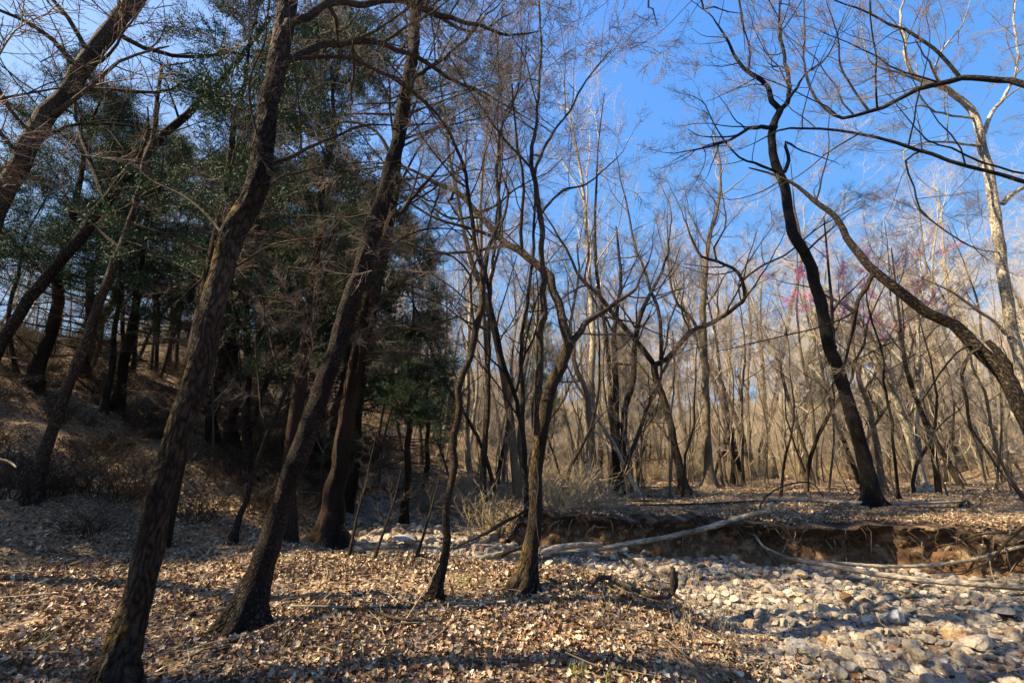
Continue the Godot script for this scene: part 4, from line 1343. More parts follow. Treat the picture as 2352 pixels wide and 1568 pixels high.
func build_wood() -> void:
	var protos: Array = []
	var barks := [M.bark_tan, M.bark_pale, M.bark_tan, M.bark, M.bark_tan, M.bark_pale, M.bark, M.bark_tan]
	for k in 8:
		protos.append(wild_tree(150 + k, [15.0, 13.0, 11.0, 14.0, 9.0, 16.0, 12.0, 7.5][k], [0.15, 0.12, 0.09, 0.14, 0.06, 0.17, 0.10, 0.05][k], [0.1, -0.12, 0.06, -0.05, 0.15, 0.0, -0.16, 0.1][k], [0.35, 0.3, 0.25, 0.4, 0.2, 0.4, 0.3, 0.15][k], barks[k], 0.85, 1.25))
	for k in 3:
		protos.append(wild_tree(165 + k, [11.0, 9.0, 7.5][k], [0.085, 0.066, 0.052][k], [0.25, -0.3, 0.1][k], 0.22, M.bark_brown, 0.8, 1.5, 0.3, M.bark_brown, twig_mesh))
	var looks := ["tall tan bare tree", "pale leaning bare tree", "medium tan bare tree", "tall dark bare tree", "thin leaning bare tree", "tall pale straight bare tree", "dark leaning bare tree", "young thin bare tree"]
	var g := RandomNumberGenerator.new()
	g.seed = 99
	var placed: Array = []
	var tries := 0
	while placed.size() < 230 and tries < 9000:
		tries += 1
		var z := -g.randf_range(17.0, 52.0)
		var x := g.randf_range(-0.75, 1.45) * -z * 0.95
		var hill := (x + 7.0) * -0.933 + (z + 9.0) * -0.36
		if creek(x, z).x < 1.2: continue
		if z > -23.0 and g.randf() < 0.6: continue
		if hill > 0.0 and g.randf() < 0.45: continue
		var okk := true
		for q: Vector2 in placed:
			if q.distance_to(Vector2(x, z)) < 1.15: okk = false; break
		if not okk: continue
		placed.append(Vector2(x, z))
		var k := g.randi() % 8
		if z > -27.0: k = [2, 4, 7, 4, 7, 6][g.randi() % 6]
		var c: Node3D = (protos[k].node as Node3D).duplicate()
		c.name = numbered("bare_tree")
		add_child(c, true)
		c.position = Vector3(x, height(x, z), z)
		c.rotation.y = g.randf() * TAU
		c.scale = Vector3.ONE * g.randf_range(0.9, 1.35)
		tag(c, looks[k] + " " + where(c.position, -27.0, -40.0), "tree", "bare trees of the wood beyond the creek")
	# the wood goes on to the left of and behind the photographer: its trees shade the leaves
	for d in [[-7.5, 1.5, 0], [-4.0, 6.0, 3], [-8.5, 5.5, 1], [-12.0, -3.2, 6], [-3.0, 6.5, 2], [-13.5, 3.5, 3], [-9.6, -2.2, 4], [0.5, 8.0, 6], [-15.5, -1.0, 0], [-10.2, -5.4, 8], [-8.6, -3.4, 10], [-12.4, -6.2, 3], [-6.8, -0.6, 9]]:
		var c: Node3D = (protos[d[2]].node as Node3D).duplicate()
		c.name = numbered("bare_tree")
		add_child(c, true)
		c.position = Vector3(d[0], height(d[0], d[1]), d[1])
		c.rotation.y = float(d[0]) * 3.0
		c.scale = Vector3(1.5, 1.0, 1.5)
		tag(c, looks[d[2]] + " standing outside the picture" if d[2] < 8 else "crooked tree standing outside the picture", "tree", "bare trees outside the picture")
	for d in [[-0.6, -17.0, 8], [1.6, -14.6, 9], [2.2, -19.0, 10], [3.6, -15.8, 8], [4.6, -22.0, 9], [5.8, -16.2, 10], [7.2, -19.5, 8], [8.8, -15.6, 10], [9.8, -22.5, 9], [11.4, -18.2, 8], [13.2, -20.5, 10], [15.0, -17.5, 9], [16.6, -22.0, 8], [18.5, -19.0, 10], [-2.8, -21.5, 9], [0.6, -22.5, 8], [20.5, -22.5, 9], [6.6, -24.5, 8]]:
		var c: Node3D = (protos[d[2]].node as Node3D).duplicate()
		c.name = numbered("crooked_tree")
		add_child(c, true)
		c.position = Vector3(d[0], height(d[0], d[1]), d[1])
		c.rotation.y = float(d[0]) * 2.3
		tag(c, ["large crooked dark tree", "crooked dark leaning tree", "small crooked dark tree"][d[2] - 8] + " " + where(c.position, -16.5, -21.0), "tree", "crooked dark trees on the far bank")
	for d in [[0.3, -15.5, 0, "tall bare tree close behind the central fork"], [2.7, -17.2, 5, "tall pale bare tree right behind the central fork, twigs high in the sky"], [4.4, -19.5, 3, "tall dark bare tree between the fork and the dark twin stems"], [-1.3, -20.5, 0, "tall bare tree rising over the gravel bend"], [-2.4, -26.0, 5, "pale tall bare tree far up the gravel bend"]]:
		var c: Node3D = (protos[d[2]].node as Node3D).duplicate()
		c.name = numbered("bare_tree")
		add_child(c, true)
		c.position = Vector3(d[0], height(d[0], d[1]), d[1])
		c.rotation.y = float(d[1])
		c.scale = Vector3(1.05, 1.3, 1.05)
		tag(c, d[3], "tree", "bare trees of the wood beyond the creek")
	# redbud in flower
	for d in [[1985, 1112, -15.2, 10.2, "pink-flowering redbud behind the arching limb"], [2150, 1112, -17.0, 9.8, "second, fainter pink-flowering redbud near the pale trunk"]]:
		var T := tree(d[0], d[1], 170 + int(d[0]) % 9, "flowering_tree", d[4], {"z": d[2], "per": 1.3, "tws": 0.6, "up": 0.03})
		var b: Vector3 = T.base
		var pp := PackedVector3Array([Vector3(0, -0.3, 0), Vector3(0.2, 2, 0), Vector3(-0.3, 4.5, 0.2), Vector3(0.1, 7, 0), Vector3(0.4, d[3], 0)])
		var q := smooth_path(pp, PackedFloat32Array([0.11, 0.09, 0.07, 0.05, 0.02]), 0.5)
		var s := Soup.new()
		tube(s, q[0], q[1], 9, 0.4, 2.0, 0.1)
		part("trunk", s.mesh(M.bark), T.node)
		dress(T, q, 0.5, 2, 1.6)
		finish(T)
		var fl: Array = []
		for t: Transform3D in T.tw:
			for k in (20 if d[0] < 2100 else 7):
				var f: RandomNumberGenerator = T.g
				if t.origin.y < 6.0 or t.origin.y > 9.3: continue
				fl.append(Transform3D(Basis.from_euler(Vector3(f.randf() * 6, f.randf() * 6, f.randf() * 6)).scaled(Vector3.ONE * f.randf_range(0.06, 0.12)), t.origin + t.basis.y * f.randf() * 0.8 + Vector3(f.randf_range(-0.12, 0.12), f.randf_range(-0.12, 0.12), f.randf_range(-0.12, 0.12))))
		if fl.size(): scatter("blossom", flower_mesh, fl, T.node)
	# saplings of the undergrowth
	var sap: Array = []
	for k in 4:
		sap.append(wild_tree(180 + k, [6.0, 4.5, 7.0, 3.5][k], [0.04, 0.03, 0.05, 0.025][k], [0.15, -0.2, 0.05, 0.25][k], 0.12, M.bark_tan, 0.5, 1.5))
	var count := 0
	tries = 0
	while count < 210 and tries < 4000:
		tries += 1
		var z := -g.randf_range(13.5, 34.0)
		var x := g.randf_range(-0.55, 1.35) * -z
		if creek(x, z).x < 0.8: continue
		if z > -18.0 and g.randf() < 0.75: continue
		if x < 2.0 and g.randf() < 0.4: continue
		var k := g.randi() % 4
		var c: Node3D = (sap[k].node as Node3D).duplicate()
		c.name = numbered("sapling")
		add_child(c, true)
		c.position = Vector3(x, height(x, z), z)
		c.rotation.y = g.randf() * TAU
		c.scale = Vector3.ONE * g.randf_range(0.7, 1.3)
		tag(c, ["thin", "short slanting", "tall thin", "smallest"][k] + " bare sapling " + where(c.position, -20.0, -28.0), "sapling", "saplings in the undergrowth")
		count += 1
	# brush that nobody could count, under the trees
	for v in 4:
		var list: Array = []
		for k in 380:
			var z := -g.randf_range(15.0, 60.0)
			var x := g.randf_range(-0.9, 1.5) * -z
			if creek(x, z).x < 0.6: continue
			if z > -26.0 and g.randf() < 0.85: continue
			var s := g.randf_range(0.5, 1.6) * (1.0 if z < -26.0 else 0.45)
			list.append(Transform3D(Basis(Vector3.UP, g.randf() * TAU).scaled(Vector3(s * 1.2, s, s * 1.2)), Vector3(x, height(x, z) - 0.03, z)))
		tag(scatter("undergrowth", shrub_mesh[v], list, self), "tangle of thin dry brush growing under the bare trees", "undergrowth", "", "stuff")
	var dark: Array = []
	for k in 420:
		var z := -g.randf_range(9.0, 27.0)
		var x := g.randf_range(-26.0, -5.0)
		if (x + 7.0) * -0.933 + (z + 9.0) * -0.36 < 0.6 or creek(x, z).x < 0.8: continue
		var s := g.randf_range(0.4, 1.3)
		dark.append(Transform3D(Basis(Vector3.UP, g.randf() * TAU).scaled(Vector3(s * 1.3, s * 0.9, s * 1.3)), Vector3(x, height(x, z) - 0.03, z)))
	tag(scatter("undergrowth", hill_shrub, dark, self), "dark bare brush growing over the shaded left slope", "undergrowth", "", "stuff")
	for k in 34:
		var z := -g.randf_range(14.5, 30.0)
		var x := g.randf_range(-24.0, -7.5)
		var j: int = [3, 6, 3, 7][k % 4]
		var c: Node3D = (protos[j].node as Node3D).duplicate()
		c.name = numbered("bare_tree")
		add_child(c, true)
		c.position = Vector3(x, height(x, z), z)
		c.rotation.y = g.randf() * TAU
		c.scale = Vector3(0.8, g.randf_range(0.6, 1.0), 0.8)
		tag(c, looks[j] + " on the left slope " + where(c.position, -16.0, -24.0), "tree", "bare trees on the left slope")
	for v in 2:
		var list: Array = []
		for k in 650:
			var z := -g.randf_range(42.0, 85.0)
			var x := g.randf_range(-0.9, 1.6) * -z
			var s := g.randf_range(2.2, 6.0)
			list.append(Transform3D(Basis(Vector3.UP, g.randf() * TAU).scaled(Vector3(s * 0.7, s, s * 0.7)), Vector3(x, height(x, z) - 0.05, z)))
		tag(scatter("thicket", thick_shrub[v], list, self), "grey-brown thicket of thin stems closing off the wood", "thicket", "", "stuff")
	# far wood on the rising ground: one mass
	var far: Array = []
	for v in 3:
		far.append([])
	for k in 460:
		var z := -g.randf_range(50.0, 130.0)
		var x := g.randf_range(-1.3, 1.6) * -z
		var s := g.randf_range(0.75, 1.2)
		far[k % 3].append(Transform3D(Basis(Vector3.UP, g.randf() * TAU).scaled(Vector3.ONE * s), Vector3(x, height(x, z) - 0.1, z)))
	for v in 3:
		var tr: Node3D = protos[[0, 3, 5][v]].node
		var wood := Node3D.new()
		wood.name = numbered("far_wood")
		add_child(wood, true)
		tag(wood, "far mass of bare trees on the rising ground", "wood", "far wood", "stuff")
		scatter("trunks", (tr.get_node("trunk") as MeshInstance3D).mesh, far[v], wood)
		scatter("branches", (tr.get_node("branches") as MeshInstance3D).mesh, far[v], wood)
		var tws: Array = []
		for f: Transform3D in far[v]:
			var list: Array = protos[[0, 3, 5][v]].tw
			for k in range(0, list.size(), 4):
				var t: Transform3D = list[k]
				tws.append(f * t.scaled_local(Vector3.ONE * 1.7))
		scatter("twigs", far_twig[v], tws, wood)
	for q in protos: q.node.free()
	for q in sap: q.node.free()

# ------------------------------------------------------------------ fallen wood
# px, py, width; lift = rests on the ground there, else z given per end
func log_(called: String, label: String, m: Material, d: Array, z0 := 0.0, z1 := 0.0, o := {}) -> Dictionary:
	var first := on_ground(d[0], d[1])
	var T := start(first, int(d[0]) * 7 + int(d[1]), {"bark": m, "step": 0.12, "per": o.get("per", 0.0), "bmat": M.dead_stick})
	var p := PackedVector3Array()
	var r := PackedFloat32Array()
	var n := d.size() / 3
	for k in n:
		var q: Vector3
		if z0 == 0.0:
			q = on_ground(d[k * 3], d[k * 3 + 1])
			q.y += float(d[k * 3 + 2]) * 0.42 * depth(q) / F + 0.045
		else: q = on_z(d[k * 3], d[k * 3 + 1], lerpf(z0, z1, k / (n - 1.0)))
		if o.has("clear"):
			var hit := on_ground(d[k * 3], d[k * 3 + 1])
			q = on_z(d[k * 3], d[k * 3 + 1], maxf(q.z, hit.z + float(o.clear)))
		var rr := float(d[k * 3 + 2]) * 0.44 * depth(q) / F / off_axis(d[k * 3])
		p.append(q); r.append(rr)
	T.base = p[0]
	for k in n: p[k] -= T.base
	root_of(T, called, label, o.get("cat", "fallen branch"))
	var pr := smooth_path(p, r, 0.12)
	var s := Soup.new()
	tube(s, pr[0], pr[1], sides_for(r[0]), 0.35, 3.0, o.get("lump", 0.16))
	part("stem", s.mesh(m), T.node)
	if o.get("per", 0.0) > 0.0:
		sprout(T, pr[0], pr[1], 0.2, 1, 1.6, o.per)
		T.tw.clear()
		finish(T)
	return T

func build_logs() -> void:
	log_("fallen_log", "long bleached pole sloping down from the bank top to the gravel", M.wood_bleached, [1770, 1174, 16, 1721, 1184, 16, 1607, 1217, 15, 1507, 1238, 14, 1441, 1248, 13, 1374, 1261, 12, 1307, 1267, 11, 1251, 1278, 9], -10.15, on_ground(1251, 1281).z + 0.05, {"per": 0.6, "clear": 0.5})
	log_("fallen_log", "short broken bleached log lying on the long pole behind the fork", M.wood_bleached, [1382, 1251, 14, 1334, 1251, 14, 1274, 1258, 14, 1241, 1271, 13], -9.85, -9.3)
	log_("fallen_log", "bright bleached log on the near gravel left of the forked tree", M.wood_bleached, [1201, 1272, 14, 1157, 1273, 17, 1091, 1284, 17, 1024, 1293, 15, 961, 1298, 10], -9.25, -8.75)
	log_("fallen_branch", "dark branch stub lying against the bright log by the fork", M.wood_dark, [1205, 1254, 11, 1170, 1266, 13, 1150, 1276, 14], -9.1, -8.95)
	log_("fallen_log", "straight pale log lying along the top of the cut bank", M.wood_bleached, [1768, 1157, 10, 1868, 1158, 11, 1993, 1164, 11, 2093, 1165, 10, 2208, 1160, 9], 0.0, 0.0)
	log_("fallen_log", "thin dark pole just below the pale log on the bank top", M.wood_dark, [2090, 1171, 5, 2150, 1172, 5, 2210, 1168, 4])
	log_("root_knot", "dark knotted root end at the right end of the pale bank log", M.wood_dark, [2208, 1168, 9, 2222, 1158, 12, 2232, 1168, 9, 2236, 1176, 5], 0.0, 0.0, {"cat": "root", "per": 2.0})
	log_("root_knot", "broken pale stump end where the long pole meets the bank top", M.wood_bleached, [1764, 1180, 12, 1768, 1168, 16, 1775, 1154, 12], -10.2, -10.25, {"cat": "stump"})
	log_("fallen_log", "grey fallen trunk across the right side of the creek stones", M.wood_bleached, [1808, 1281, 10, 1848, 1289, 14, 1908, 1299, 16, 1953, 1307, 19, 2018, 1319, 20, 2118, 1332, 21, 2218, 1340, 22, 2352, 1350, 24, 2480, 1358, 24], -9.3, -7.6, {"per": 0.5})
	log_("fallen_log", "thinner pale pole crossing just above the grey fallen trunk", M.wood_bleached, [1888, 1289, 9, 2018, 1300, 12, 2118, 1299, 13, 2218, 1288, 13, 2293, 1269, 14, 2338, 1257, 14, 2430, 1235, 12], -9.2, -8.8, {"per": 0.6})
	log_("fallen_branch", "crooked white branch dropping from the bank to the grey trunk", M.wood_bleached, [1718, 1224, 6, 1734, 1229, 7, 1753, 1254, 9, 1778, 1267, 11, 1810, 1281, 10], -10.2, -9.35, {"per": 1.2, "clear": 0.45})
	log_("fallen_branch", "short white stick leaning on the dark roots of the cut bank", M.wood_bleached, [1878, 1209, 5, 1893, 1234, 6, 1913, 1261, 6], -10.2, -9.9, {"clear": 0.45})
	log_("fallen_branch", "thin dark branch arching over the bank top by the pole's end", M.wood_dark, [1730, 1225, 4, 1743, 1179, 5, 1753, 1149, 5, 1783, 1124, 5, 1828, 1109, 5, 1868, 1111, 4, 1893, 1144, 3], -10.6, -10.9, {"per": 0.8})
	log_("fallen_branch", "dark bare branch reaching out of the shade at the right edge, upper", M.wood_dark, [2380, 1190, 12, 2318, 1239, 10, 2278, 1284, 8, 2220, 1310, 6, 2130, 1316, 4], -7.9, -8.6, {"per": 1.5})
	log_("fallen_branch", "dark branch curving left low across the cut bank's right end", M.wood_dark, [2318, 1222, 8, 2250, 1228, 7, 2200, 1245, 6, 2150, 1260, 5, 2120, 1290, 3], -8.6, -9.4, {"per": 1.5})
	log_("fallen_branch", "bent dark root arching over the leaves right of the forked tree", M.wood_dark, [1362, 1346, 10, 1367, 1334, 12, 1387, 1325, 12, 1414, 1333, 12, 1447, 1348, 12, 1474, 1361, 12, 1507, 1371, 12, 1537, 1369, 12, 1554, 1344, 11, 1551, 1318, 11, 1543, 1302, 9], -6.6, -6.3, {"cat": "root", "per": 0.8, "clear": 0.42})
	log_("fallen_branch", "dark upright splinter standing in the bend of the arching root", M.wood_dark, [1546, 1366, 13, 1544, 1335, 12, 1546, 1303, 11], -6.2, -6.25)
	log_("fallen_branch", "dark diagonal branch propped above the arching root", M.wood_dark, [1421, 1270, 9, 1461, 1291, 9, 1501, 1318, 8, 1514, 1330, 6], -7.9, -7.0, {"per": 1.0})
	log_("fallen_branch", "dark forked twig beside the propped diagonal branch", M.wood_dark, [1420, 1268, 8, 1428, 1288, 8, 1443, 1303, 6], -7.9, -7.6)
	log_("fallen_log", "brown log slanting up from the gravel behind the forked tree", M.wood_dark, [1050, 1254, 6, 1114, 1225, 9, 1157, 1200, 9, 1204, 1175, 8, 1240, 1150, 6], -10.9, -12.6, {"per": 0.8})
	log_("fallen_log", "dead log lying across the foot of the dark slope", M.wood_dark, [685, 1139, 14, 770, 1130, 14, 870, 1129, 13, 950, 1130, 9], 0.0, 0.0, {"per": 0.6})
	log_("fallen_branch", "pale stick lying along the leaves in the left foreground", M.wood_bleached, [665, 1404, 6, 730, 1406, 7, 795, 1409, 7], 0.0, 0.0)
	log_("fallen_branch", "brown stick curving right from the end of the pale stick", M.wood_dark, [795, 1411, 7, 860, 1420, 8, 910, 1436, 8, 995, 1442, 6], 0.0, 0.0, {"per": 0.9})
	log_("fallen_branch", "flat weathered stick in front of the slim mossy tree", M.wood_bleached, [1017, 1402, 9, 1080, 1399, 8, 1161, 1395, 6])
	log_("fallen_branch", "fallen pole lying along the far bank behind the forked tree", M.wood_dark, [1290, 1166, 6, 1390, 1158, 7, 1470, 1156, 7, 1530, 1158, 6])
	log_("fallen_branch", "long thin pole lying on the flat left of the bank-top log", M.wood_dark, [1470, 1166, 5, 1570, 1165, 6, 1690, 1160, 6, 1740, 1156, 5])
	log_("fallen_branch", "thin pale stick lying at the left edge in the leaves", M.wood_bleached, [-20, 1387, 7, 60, 1381, 7, 130, 1374, 6])
	log_("fallen_branch", "long thin pale twig crossing the bottom left corner", M.wood_bleached, [235, 1568, 5, 300, 1530, 5, 360, 1508, 4, 420, 1480, 3], -3.6, -4.0)
	log_("fallen_branch", "white curved deadfall stick on the slope at the left edge", M.wood_bleached, [-10, 1052, 8, 20, 1060, 9, 36, 1073, 7], -7.0, -6.9)
	var g := RandomNumberGenerator.new()
	g.seed = 12
	# small sticks strewn on the leaves
	for k in 46:
		var px := g.randf_range(420, 1750)
		var py := g.randf_range(1300, 1540) if k < 26 else g.randf_range(1120, 1230)
		var a := on_ground(px, py)
		if creek(a.x, a.z).x < 0.3: continue
		var T := start(a, 900 + k, {})
		root_of(T, "stick", "small dry stick lying on the leaf litter", "stick", "small sticks strewn on the leaves")
		(T.node as Node3D).set_meta("group", "small sticks strewn on the leaves")
		var az := g.randf() * TAU
		var L := g.randf_range(0.25, 0.9)
		var pts := PackedVector3Array()
		var rad := PackedFloat32Array()
		var rr := g.randf_range(0.004, 0.011)
		var bend := g.randf_range(-0.15, 0.15)
		for j in 5:
			var t := j / 4.0 - 0.5
			var q := Vector3(cos(az) * t * L - sin(az) * bend * t * t, 0, sin(az) * t * L + cos(az) * bend * t * t)
			q.y = height(a.x + q.x, a.z + q.z) - a.y + 0.035 + g.randf() * 0.03
			pts.append(q); rad.append(rr * (1.0 - 0.12 * j))
		var s := Soup.new()
		tube(s, pts, rad, 5, 0.3, 2.0, 0.1)
		part("stem", s.mesh(M.wood_bleached if k % 3 else M.wood_dark), T.node)

# ------------------------------------------------------------------ brush, weeds
func build_brush() -> void:
	var g := RandomNumberGenerator.new()
	g.seed = 31
	var heaps := [[1165, -13.2, 1.5, "left part of the pale brush tangle behind the forked tree"], [1300, -12.8, 1.4, "right part of the pale brush tangle behind the forked tree"], [1245, -14.4, 1.9, "tall back part of the brush tangle behind the forked tree"], [1085, -16.5, 1.7, "brown brush at the bend of the gravel"], [1350, -12.0, 0.8, "low pale brush spilling over the far bank edge"], [985, -18.5, 1.7, "dark brush at the foot of the slope beyond the gravel"]]
	for k in heaps.size():
		var d: Array = heaps[k]
		var a := on_z(d[0], 1120, d[1])
		a.y = height(a.x, a.z)
		var o := thing("brush", d[3], "brush", a)
		for v in 3:
			var e := part("stems", shrub_mesh[(k + v) % 4], o, true)
			var s: float = d[2] * g.randf_range(0.75, 1.1)
			e.position = Vector3(g.randf_range(-0.9, 0.9), -0.05, g.randf_range(-0.5, 0.5))
			e.rotation = Vector3(g.randf_range(-0.4, 0.4), g.randf() * TAU, g.randf_range(-0.4, 0.4))
			e.scale = Vector3(s * 1.25, s * 0.9, s * 1.25)
	# dry weeds standing at the lower right
	var weeds := [[1600, 1400, 0.55, "tallest dry weed stalk leaning over the leaves by the arching root"], [1650, 1450, 0.4, "dry weed clump left of the creek stones"], [1690, 1500, 0.4, "dry weed clump at the leaf edge of the stones"], [1620, 1530, 0.35, "dry weed clump at the bottom, right of centre"], [1560, 1470, 0.3, "low dry weed clump among the leaves right of centre"], [1385, 1440, 0.3, "small dry weed sprig in the shaded leaves"]]
	for k in weeds.size():
		var d: Array = weeds[k]
		var a := on_ground(d[0], d[1])
		var o := thing("dry_weed", d[3], "weed", a)
		var s := Soup.new()
		for j in 9:
			var q := Vector3(g.randf_range(-0.12, 0.12), -0.02, g.randf_range(-0.12, 0.12))
			var dd := Vector3(g.randf_range(-0.5, 0.5), 1, g.randf_range(-0.5, 0.5)).normalized()
			var pts := PackedVector3Array([q])
			var rd := PackedFloat32Array([0.003])
			for m in 4:
				dd = (dd + Vector3(g.randf_range(-0.3, 0.3), -0.12, g.randf_range(-0.3, 0.3))).normalized()
				q += dd * float(d[2]) * g.randf_range(0.18, 0.3)
				pts.append(q); rd.append(0.003 - 0.0005 * m)
				var e := side_dir(g, dd, 0.8)
				tube(s, PackedVector3Array([q, q + e * 0.07]), PackedFloat32Array([0.002, 0.001]), 3)
			tube(s, pts, rd, 3)
		part("stalks", s.mesh(M.dead_wood), o, true)
	var tufts := [[50, 1482, "green grass tuft in the leaves at the left edge"], [1400, 1352, "small green shoot tuft by the arching root"], [1640, 1415, "pale green tuft among the leaves left of the stones"], [1340, 1545, "green tuft near the bottom centre"], [1070, 1335, "green shoots in the shade left of the forked tree"]]
	for k in tufts.size():
		var d: Array = tufts[k]
		var a := on_ground(d[0], d[1])
		var o := thing("grass_tuft", d[2], "grass", a)
		var s := Soup.new()
		for j in 46:
			var q := Vector3(g.randfn(0, 0.1), -0.01, g.randfn(0, 0.1))
			var dd := Vector3(g.randf_range(-0.6, 0.6), 1, g.randf_range(-0.6, 0.6)).normalized()
			var L := g.randf_range(0.05, 0.15)
			var w := dd.cross(Vector3(g.randf_range(-1, 1), 0, g.randf_range(-1, 1))).normalized() * 0.004
			s.tri(q - w, q + dd * L, q + w)
		part("blades", s.mesh(M.grass), o, true)

# ------------------------------------------------------------------ stones
func stone_color(g: RandomNumberGenerator) -> Color:
	var k := g.randf()
	var v := g.randf_range(0.7, 1.15)
	if k < 0.42: return Color(0.58, 0.50, 0.39) * v
	if k < 0.68: return Color(0.40, 0.35, 0.29) * v
	if k < 0.83: return Color(0.42, 0.33, 0.24) * v
	if k < 0.93: return Color(0.22, 0.185, 0.155) * v
	return Color(0.32, 0.20, 0.125) * v

func build_stones() -> void:
	var g := RandomNumberGenerator.new()
	g.seed = 41
	var bed := get_node("creek_bed")
	var list: Array = []      # [apparent size, transform, colour, shape]
	var n := 0
	while n < 21000:
		var x: float
		var z: float
		if n % 5 < 4:
			x = g.randf_range(1.0, 11.5); z = g.randf_range(-10.6, -3.2)
		else:
			x = g.randf_range(-6.0, 3.0); z = g.randf_range(-19.0, -9.0)
		n += 1
		var c := creek(x, z).x
		if c > 0.25: continue
		if c > -0.35 and g.randf() < 0.5: continue
		var s := 0.032 + 0.21 * pow(g.randf(), 3.3)
		if n % 60 == 0: s = g.randf_range(0.26, 0.42)
		var y := height(x, z) + s * 0.2
		var b := Basis.from_euler(Vector3(g.randf_range(-0.5, 0.5), g.randf() * TAU, g.randf_range(-0.5, 0.5))).scaled(Vector3(s, s * g.randf_range(0.7, 1.0), s))
		var dist := Vector3(x, y, z).distance_to(EYE)
		if Vector3(x, 0, z).length() < 1.5: continue
		var seen := 1.0 if absf(x / z) < 1.2 else 0.2
		list.append([s / dist * seen, Transform3D(b, Vector3(x, y, z)), stone_color(g), g.randi() % 7])
	# special stones with a look of their own
	var special := [[1950, 1385, 46, Color(0.30, 0.17, 0.08), "orange-brown stone standing up in the middle of the pale stones"], [1990, 1545, 78, Color(0.62, 0.50, 0.36), "large cream angular rock at the bottom edge right of centre"], [2110, 1530, 74, Color(0.52, 0.40, 0.26), "large tan pitted rock near the bottom edge"], [2250, 1495, 70, Color(0.55, 0.46, 0.36), "pale upright rock with a pointed top at lower right"], [930, 1258, 74, Color(0.50, 0.50, 0.47), "broad flat grey slab on the left gravel"], [1830, 1500, 60, Color(0.42, 0.40, 0.38), "rounded grey rock at the left edge of the stones"], [2310, 1425, 74, Color(0.24, 0.22, 0.20), "dark flat boulder in the shade at the right edge"], [2340, 1330, 34, Color(0.72, 0.70, 0.64), "bright white stone at the right edge"], [2200, 1480, 70, Color(0.50, 0.33, 0.20), "rusty block beside the pointed pale rock"], [2060, 1435, 56, Color(0.44, 0.46, 0.50), "blue-grey rough rock in the middle of the creek"], [1845, 1330, 40, Color(0.60, 0.46, 0.28), "yellowish stone below the start of the grey fallen trunk"], [1700, 1560, 40, Color(0.6, 0.55, 0.48), "pale stone half sunk in leaves at the bottom"]]
	for k in special.size():
		var d: Array = special[k]
		var a := on_ground(d[0], d[1])
		var s: float = d[2] * 0.92 * depth(a) / F
		var o := MeshInstance3D.new()
		o.name = numbered("stone")
		o.mesh = make_rock(540 + k, true)
		var m: StandardMaterial3D = M.stone.duplicate()
		m.vertex_color_use_as_albedo = false
		m.albedo_color = (d[3] as Color).linear_to_srgb()
		o.material_override = m
		add_child(o, true)
		o.position = a + Vector3(0, s * 0.3, 0)
		o.rotation = Vector3(g.randf_range(-0.3, 0.3), g.randf() * TAU, g.randf_range(-0.3, 0.3))
		o.scale = Vector3(s, s * (0.45 if "flat" in d[4] else 0.95), s)
		tag(o, d[4], "stone")
	list.sort_custom(func(a, b): return a[0] > b[0])
	var tints: Array = []
	for k in 10:
		var m: StandardMaterial3D = M.stone.duplicate()
		m.vertex_color_use_as_albedo = false
		m.albedo_color = stone_color(g).linear_to_srgb()
		tints.append(m)
	for k in 300:
		var o := MeshInstance3D.new()
		o.name = "stone" if k == 0 else "stone_%03d" % k
		o.mesh = rock_mesh[list[k][3]]
		o.material_override = tints[g.randi() % 10]
		bed.add_child(o, true)
		o.transform = list[k][1]
	for v in 4:
		var tr: Array = []
		var co: Array = []
		for k in range(300 + v, list.size(), 4):
			tr.append(list[k][1]); co.append(list[k][2])
		var near: Mesh = rock_mesh[[0, 7, 2, 8][v]]
		var sc := scatter("gravel" if v == 0 else "gravel_%03d" % v, near, tr, bed, co)
		sc.set_meta("kind", "stuff")

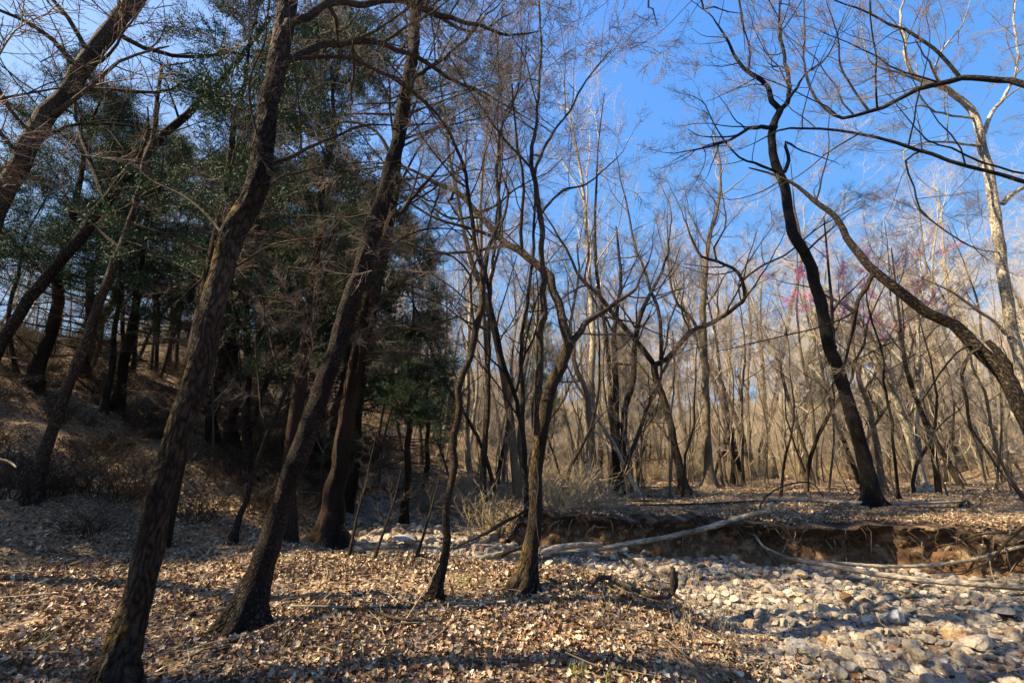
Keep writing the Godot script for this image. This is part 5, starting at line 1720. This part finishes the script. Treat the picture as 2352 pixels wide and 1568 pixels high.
# ------------------------------------------------------------------ leaf litter
func build_litter() -> void:
	var g := RandomNumberGenerator.new()
	g.seed = 51
	var lists: Array = []
	var colss: Array = []
	for v in 6:
		lists.append([]); colss.append([])
	var bands := [[2.2, 6.0, 1250.0], [6.0, 10.0, 850.0], [10.0, 16.0, 360.0], [16.0, 26.0, 80.0], [26.0, 45.0, 14.0]]
	for b in bands:
		var area: float = 1.05 * (b[1] * b[1] - b[0] * b[0])
		for k in int(area * b[2]):
			var r := sqrt(g.randf_range(b[0] * b[0], b[1] * b[1]))
			var a := g.randf_range(-1.05, 1.05)
			var x := sin(a) * r
			var z := -cos(a) * r
			var c := creek(x, z)
			if c.x < 0.0 and g.randf() < (0.2 if c.x > -1.1 and c.y < 0.0 else 0.55): continue
			var lip := c.y > 0.0 and x > -0.5 and c.x > -0.1 and c.x < 0.85
			if lip and c.x < 0.16: continue
			var thin := nz.get_noise_2d(x * 0.9 + 30.0, z * 0.9)
			if thin < -0.12 and g.randf() < 0.7: continue
			var y := height(x, z - 0.7 if lip else z) + g.randf_range(0.0, 0.035) + (0.03 if lip else 0.0)
			var s := g.randf_range(0.028, 0.064) * (1.0 + 0.025 * r)
			if g.randf() < 0.12: s *= 1.3
			var bs := Basis.from_euler(Vector3(g.randfn(0, 0.6), g.randf() * TAU, g.randfn(0, 0.6))).scaled(Vector3.ONE * s)
			var v := g.randi() % 6
			lists[v].append(Transform3D(bs, Vector3(x, y, z)))
			var q := g.randf()
			var col := Color(0.43, 0.325, 0.215)
			if q < 0.15: col = Color(0.62, 0.52, 0.385)
			elif q < 0.42: col = Color(0.32, 0.225, 0.145)
			elif q < 0.80: col = Color(0.17, 0.10, 0.06)
			elif q < 0.85: col = Color(0.27, 0.145, 0.08)
			colss[v].append(col * g.randf_range(0.75, 1.15))
	for v in 6:
		tag(scatter("leaf_litter", leaf_mesh[v], lists[v], self, colss[v]), "dry brown oak leaves covering the woodland floor", "leaf litter", "", "stuff")

	var bits: Array = []
	for k in 5200:
		var r := sqrt(g.randf_range(7.0, 330.0))
		var a := g.randf_range(-1.0, 1.0)
		var x := sin(a) * r
		var z := -cos(a) * r
		if creek(x, z).x < 0.0 and g.randf() < 0.6: continue
		var s := g.randf_range(0.08, 0.45)
		var b := Basis.from_euler(Vector3(PI / 2 + g.randfn(0, 0.25), g.randf() * TAU, 0.0), EULER_ORDER_YXZ).scaled(Vector3.ONE * s)
		bits.append(Transform3D(b, Vector3(x, height(x, z) + 0.02 + g.randf() * 0.03, z)))
	var st := Soup.new()
	tube(st, PackedVector3Array([Vector3(0, -0.5, 0), Vector3(0.05, -0.15, 0.02), Vector3(-0.03, 0.2, 0), Vector3(0.04, 0.5, 0.02)]), PackedFloat32Array([0.016, 0.015, 0.012, 0.007]), 4)
	tube(st, PackedVector3Array([Vector3(0.01, 0.0, 0), Vector3(0.14, 0.22, 0.03)]), PackedFloat32Array([0.009, 0.005]), 3)
	tag(scatter("twig_litter", st.mesh(M.dead_stick), bits, self), "small broken twigs scattered through the leaves", "twig litter", "", "stuff")

	var wisps: Array = []
	for k in 3600:
		var r := sqrt(g.randf_range(9.0, 620.0))
		var a := g.randf_range(-0.75, 1.0)
		var x := sin(a) * r
		var z := -cos(a) * r
		if creek(x, z).x < 0.1: continue
		if nz.get_noise_2d(x * 0.7 + 60.0, z * 0.7) < 0.02: continue
		var s := g.randf_range(0.5, 1.3) * (1.0 if r > 9.0 else 0.6)
		wisps.append(Transform3D(Basis(Vector3.UP, g.randf() * TAU).scaled(Vector3.ONE * s), Vector3(x, height(x, z), z)))
	var gs := Soup.new()
	for j in 16:
		var q := Vector3(g.randfn(0, 0.05), -0.01, g.randfn(0, 0.05))
		var dd := Vector3(g.randf_range(-0.9, 0.9), 1, g.randf_range(-0.9, 0.9)).normalized()
		var L := g.randf_range(0.08, 0.2)
		var w := dd.cross(Vector3(g.randf_range(-1, 1), 0, g.randf_range(-1, 1))).normalized() * 0.003
		var mid := q + dd * L * 0.6
		var tip := mid + (dd + Vector3(dd.x, -0.7, dd.z)).normalized() * L * 0.5
		gs.tri(q - w, mid, q + w)
		gs.tri(mid - w * 0.7, tip, mid + w * 0.7)
	tag(scatter("dry_grass", gs.mesh(M.dead_wood), wisps, self), "short dry grass wisps growing through the leaves", "dry grass", "", "stuff")
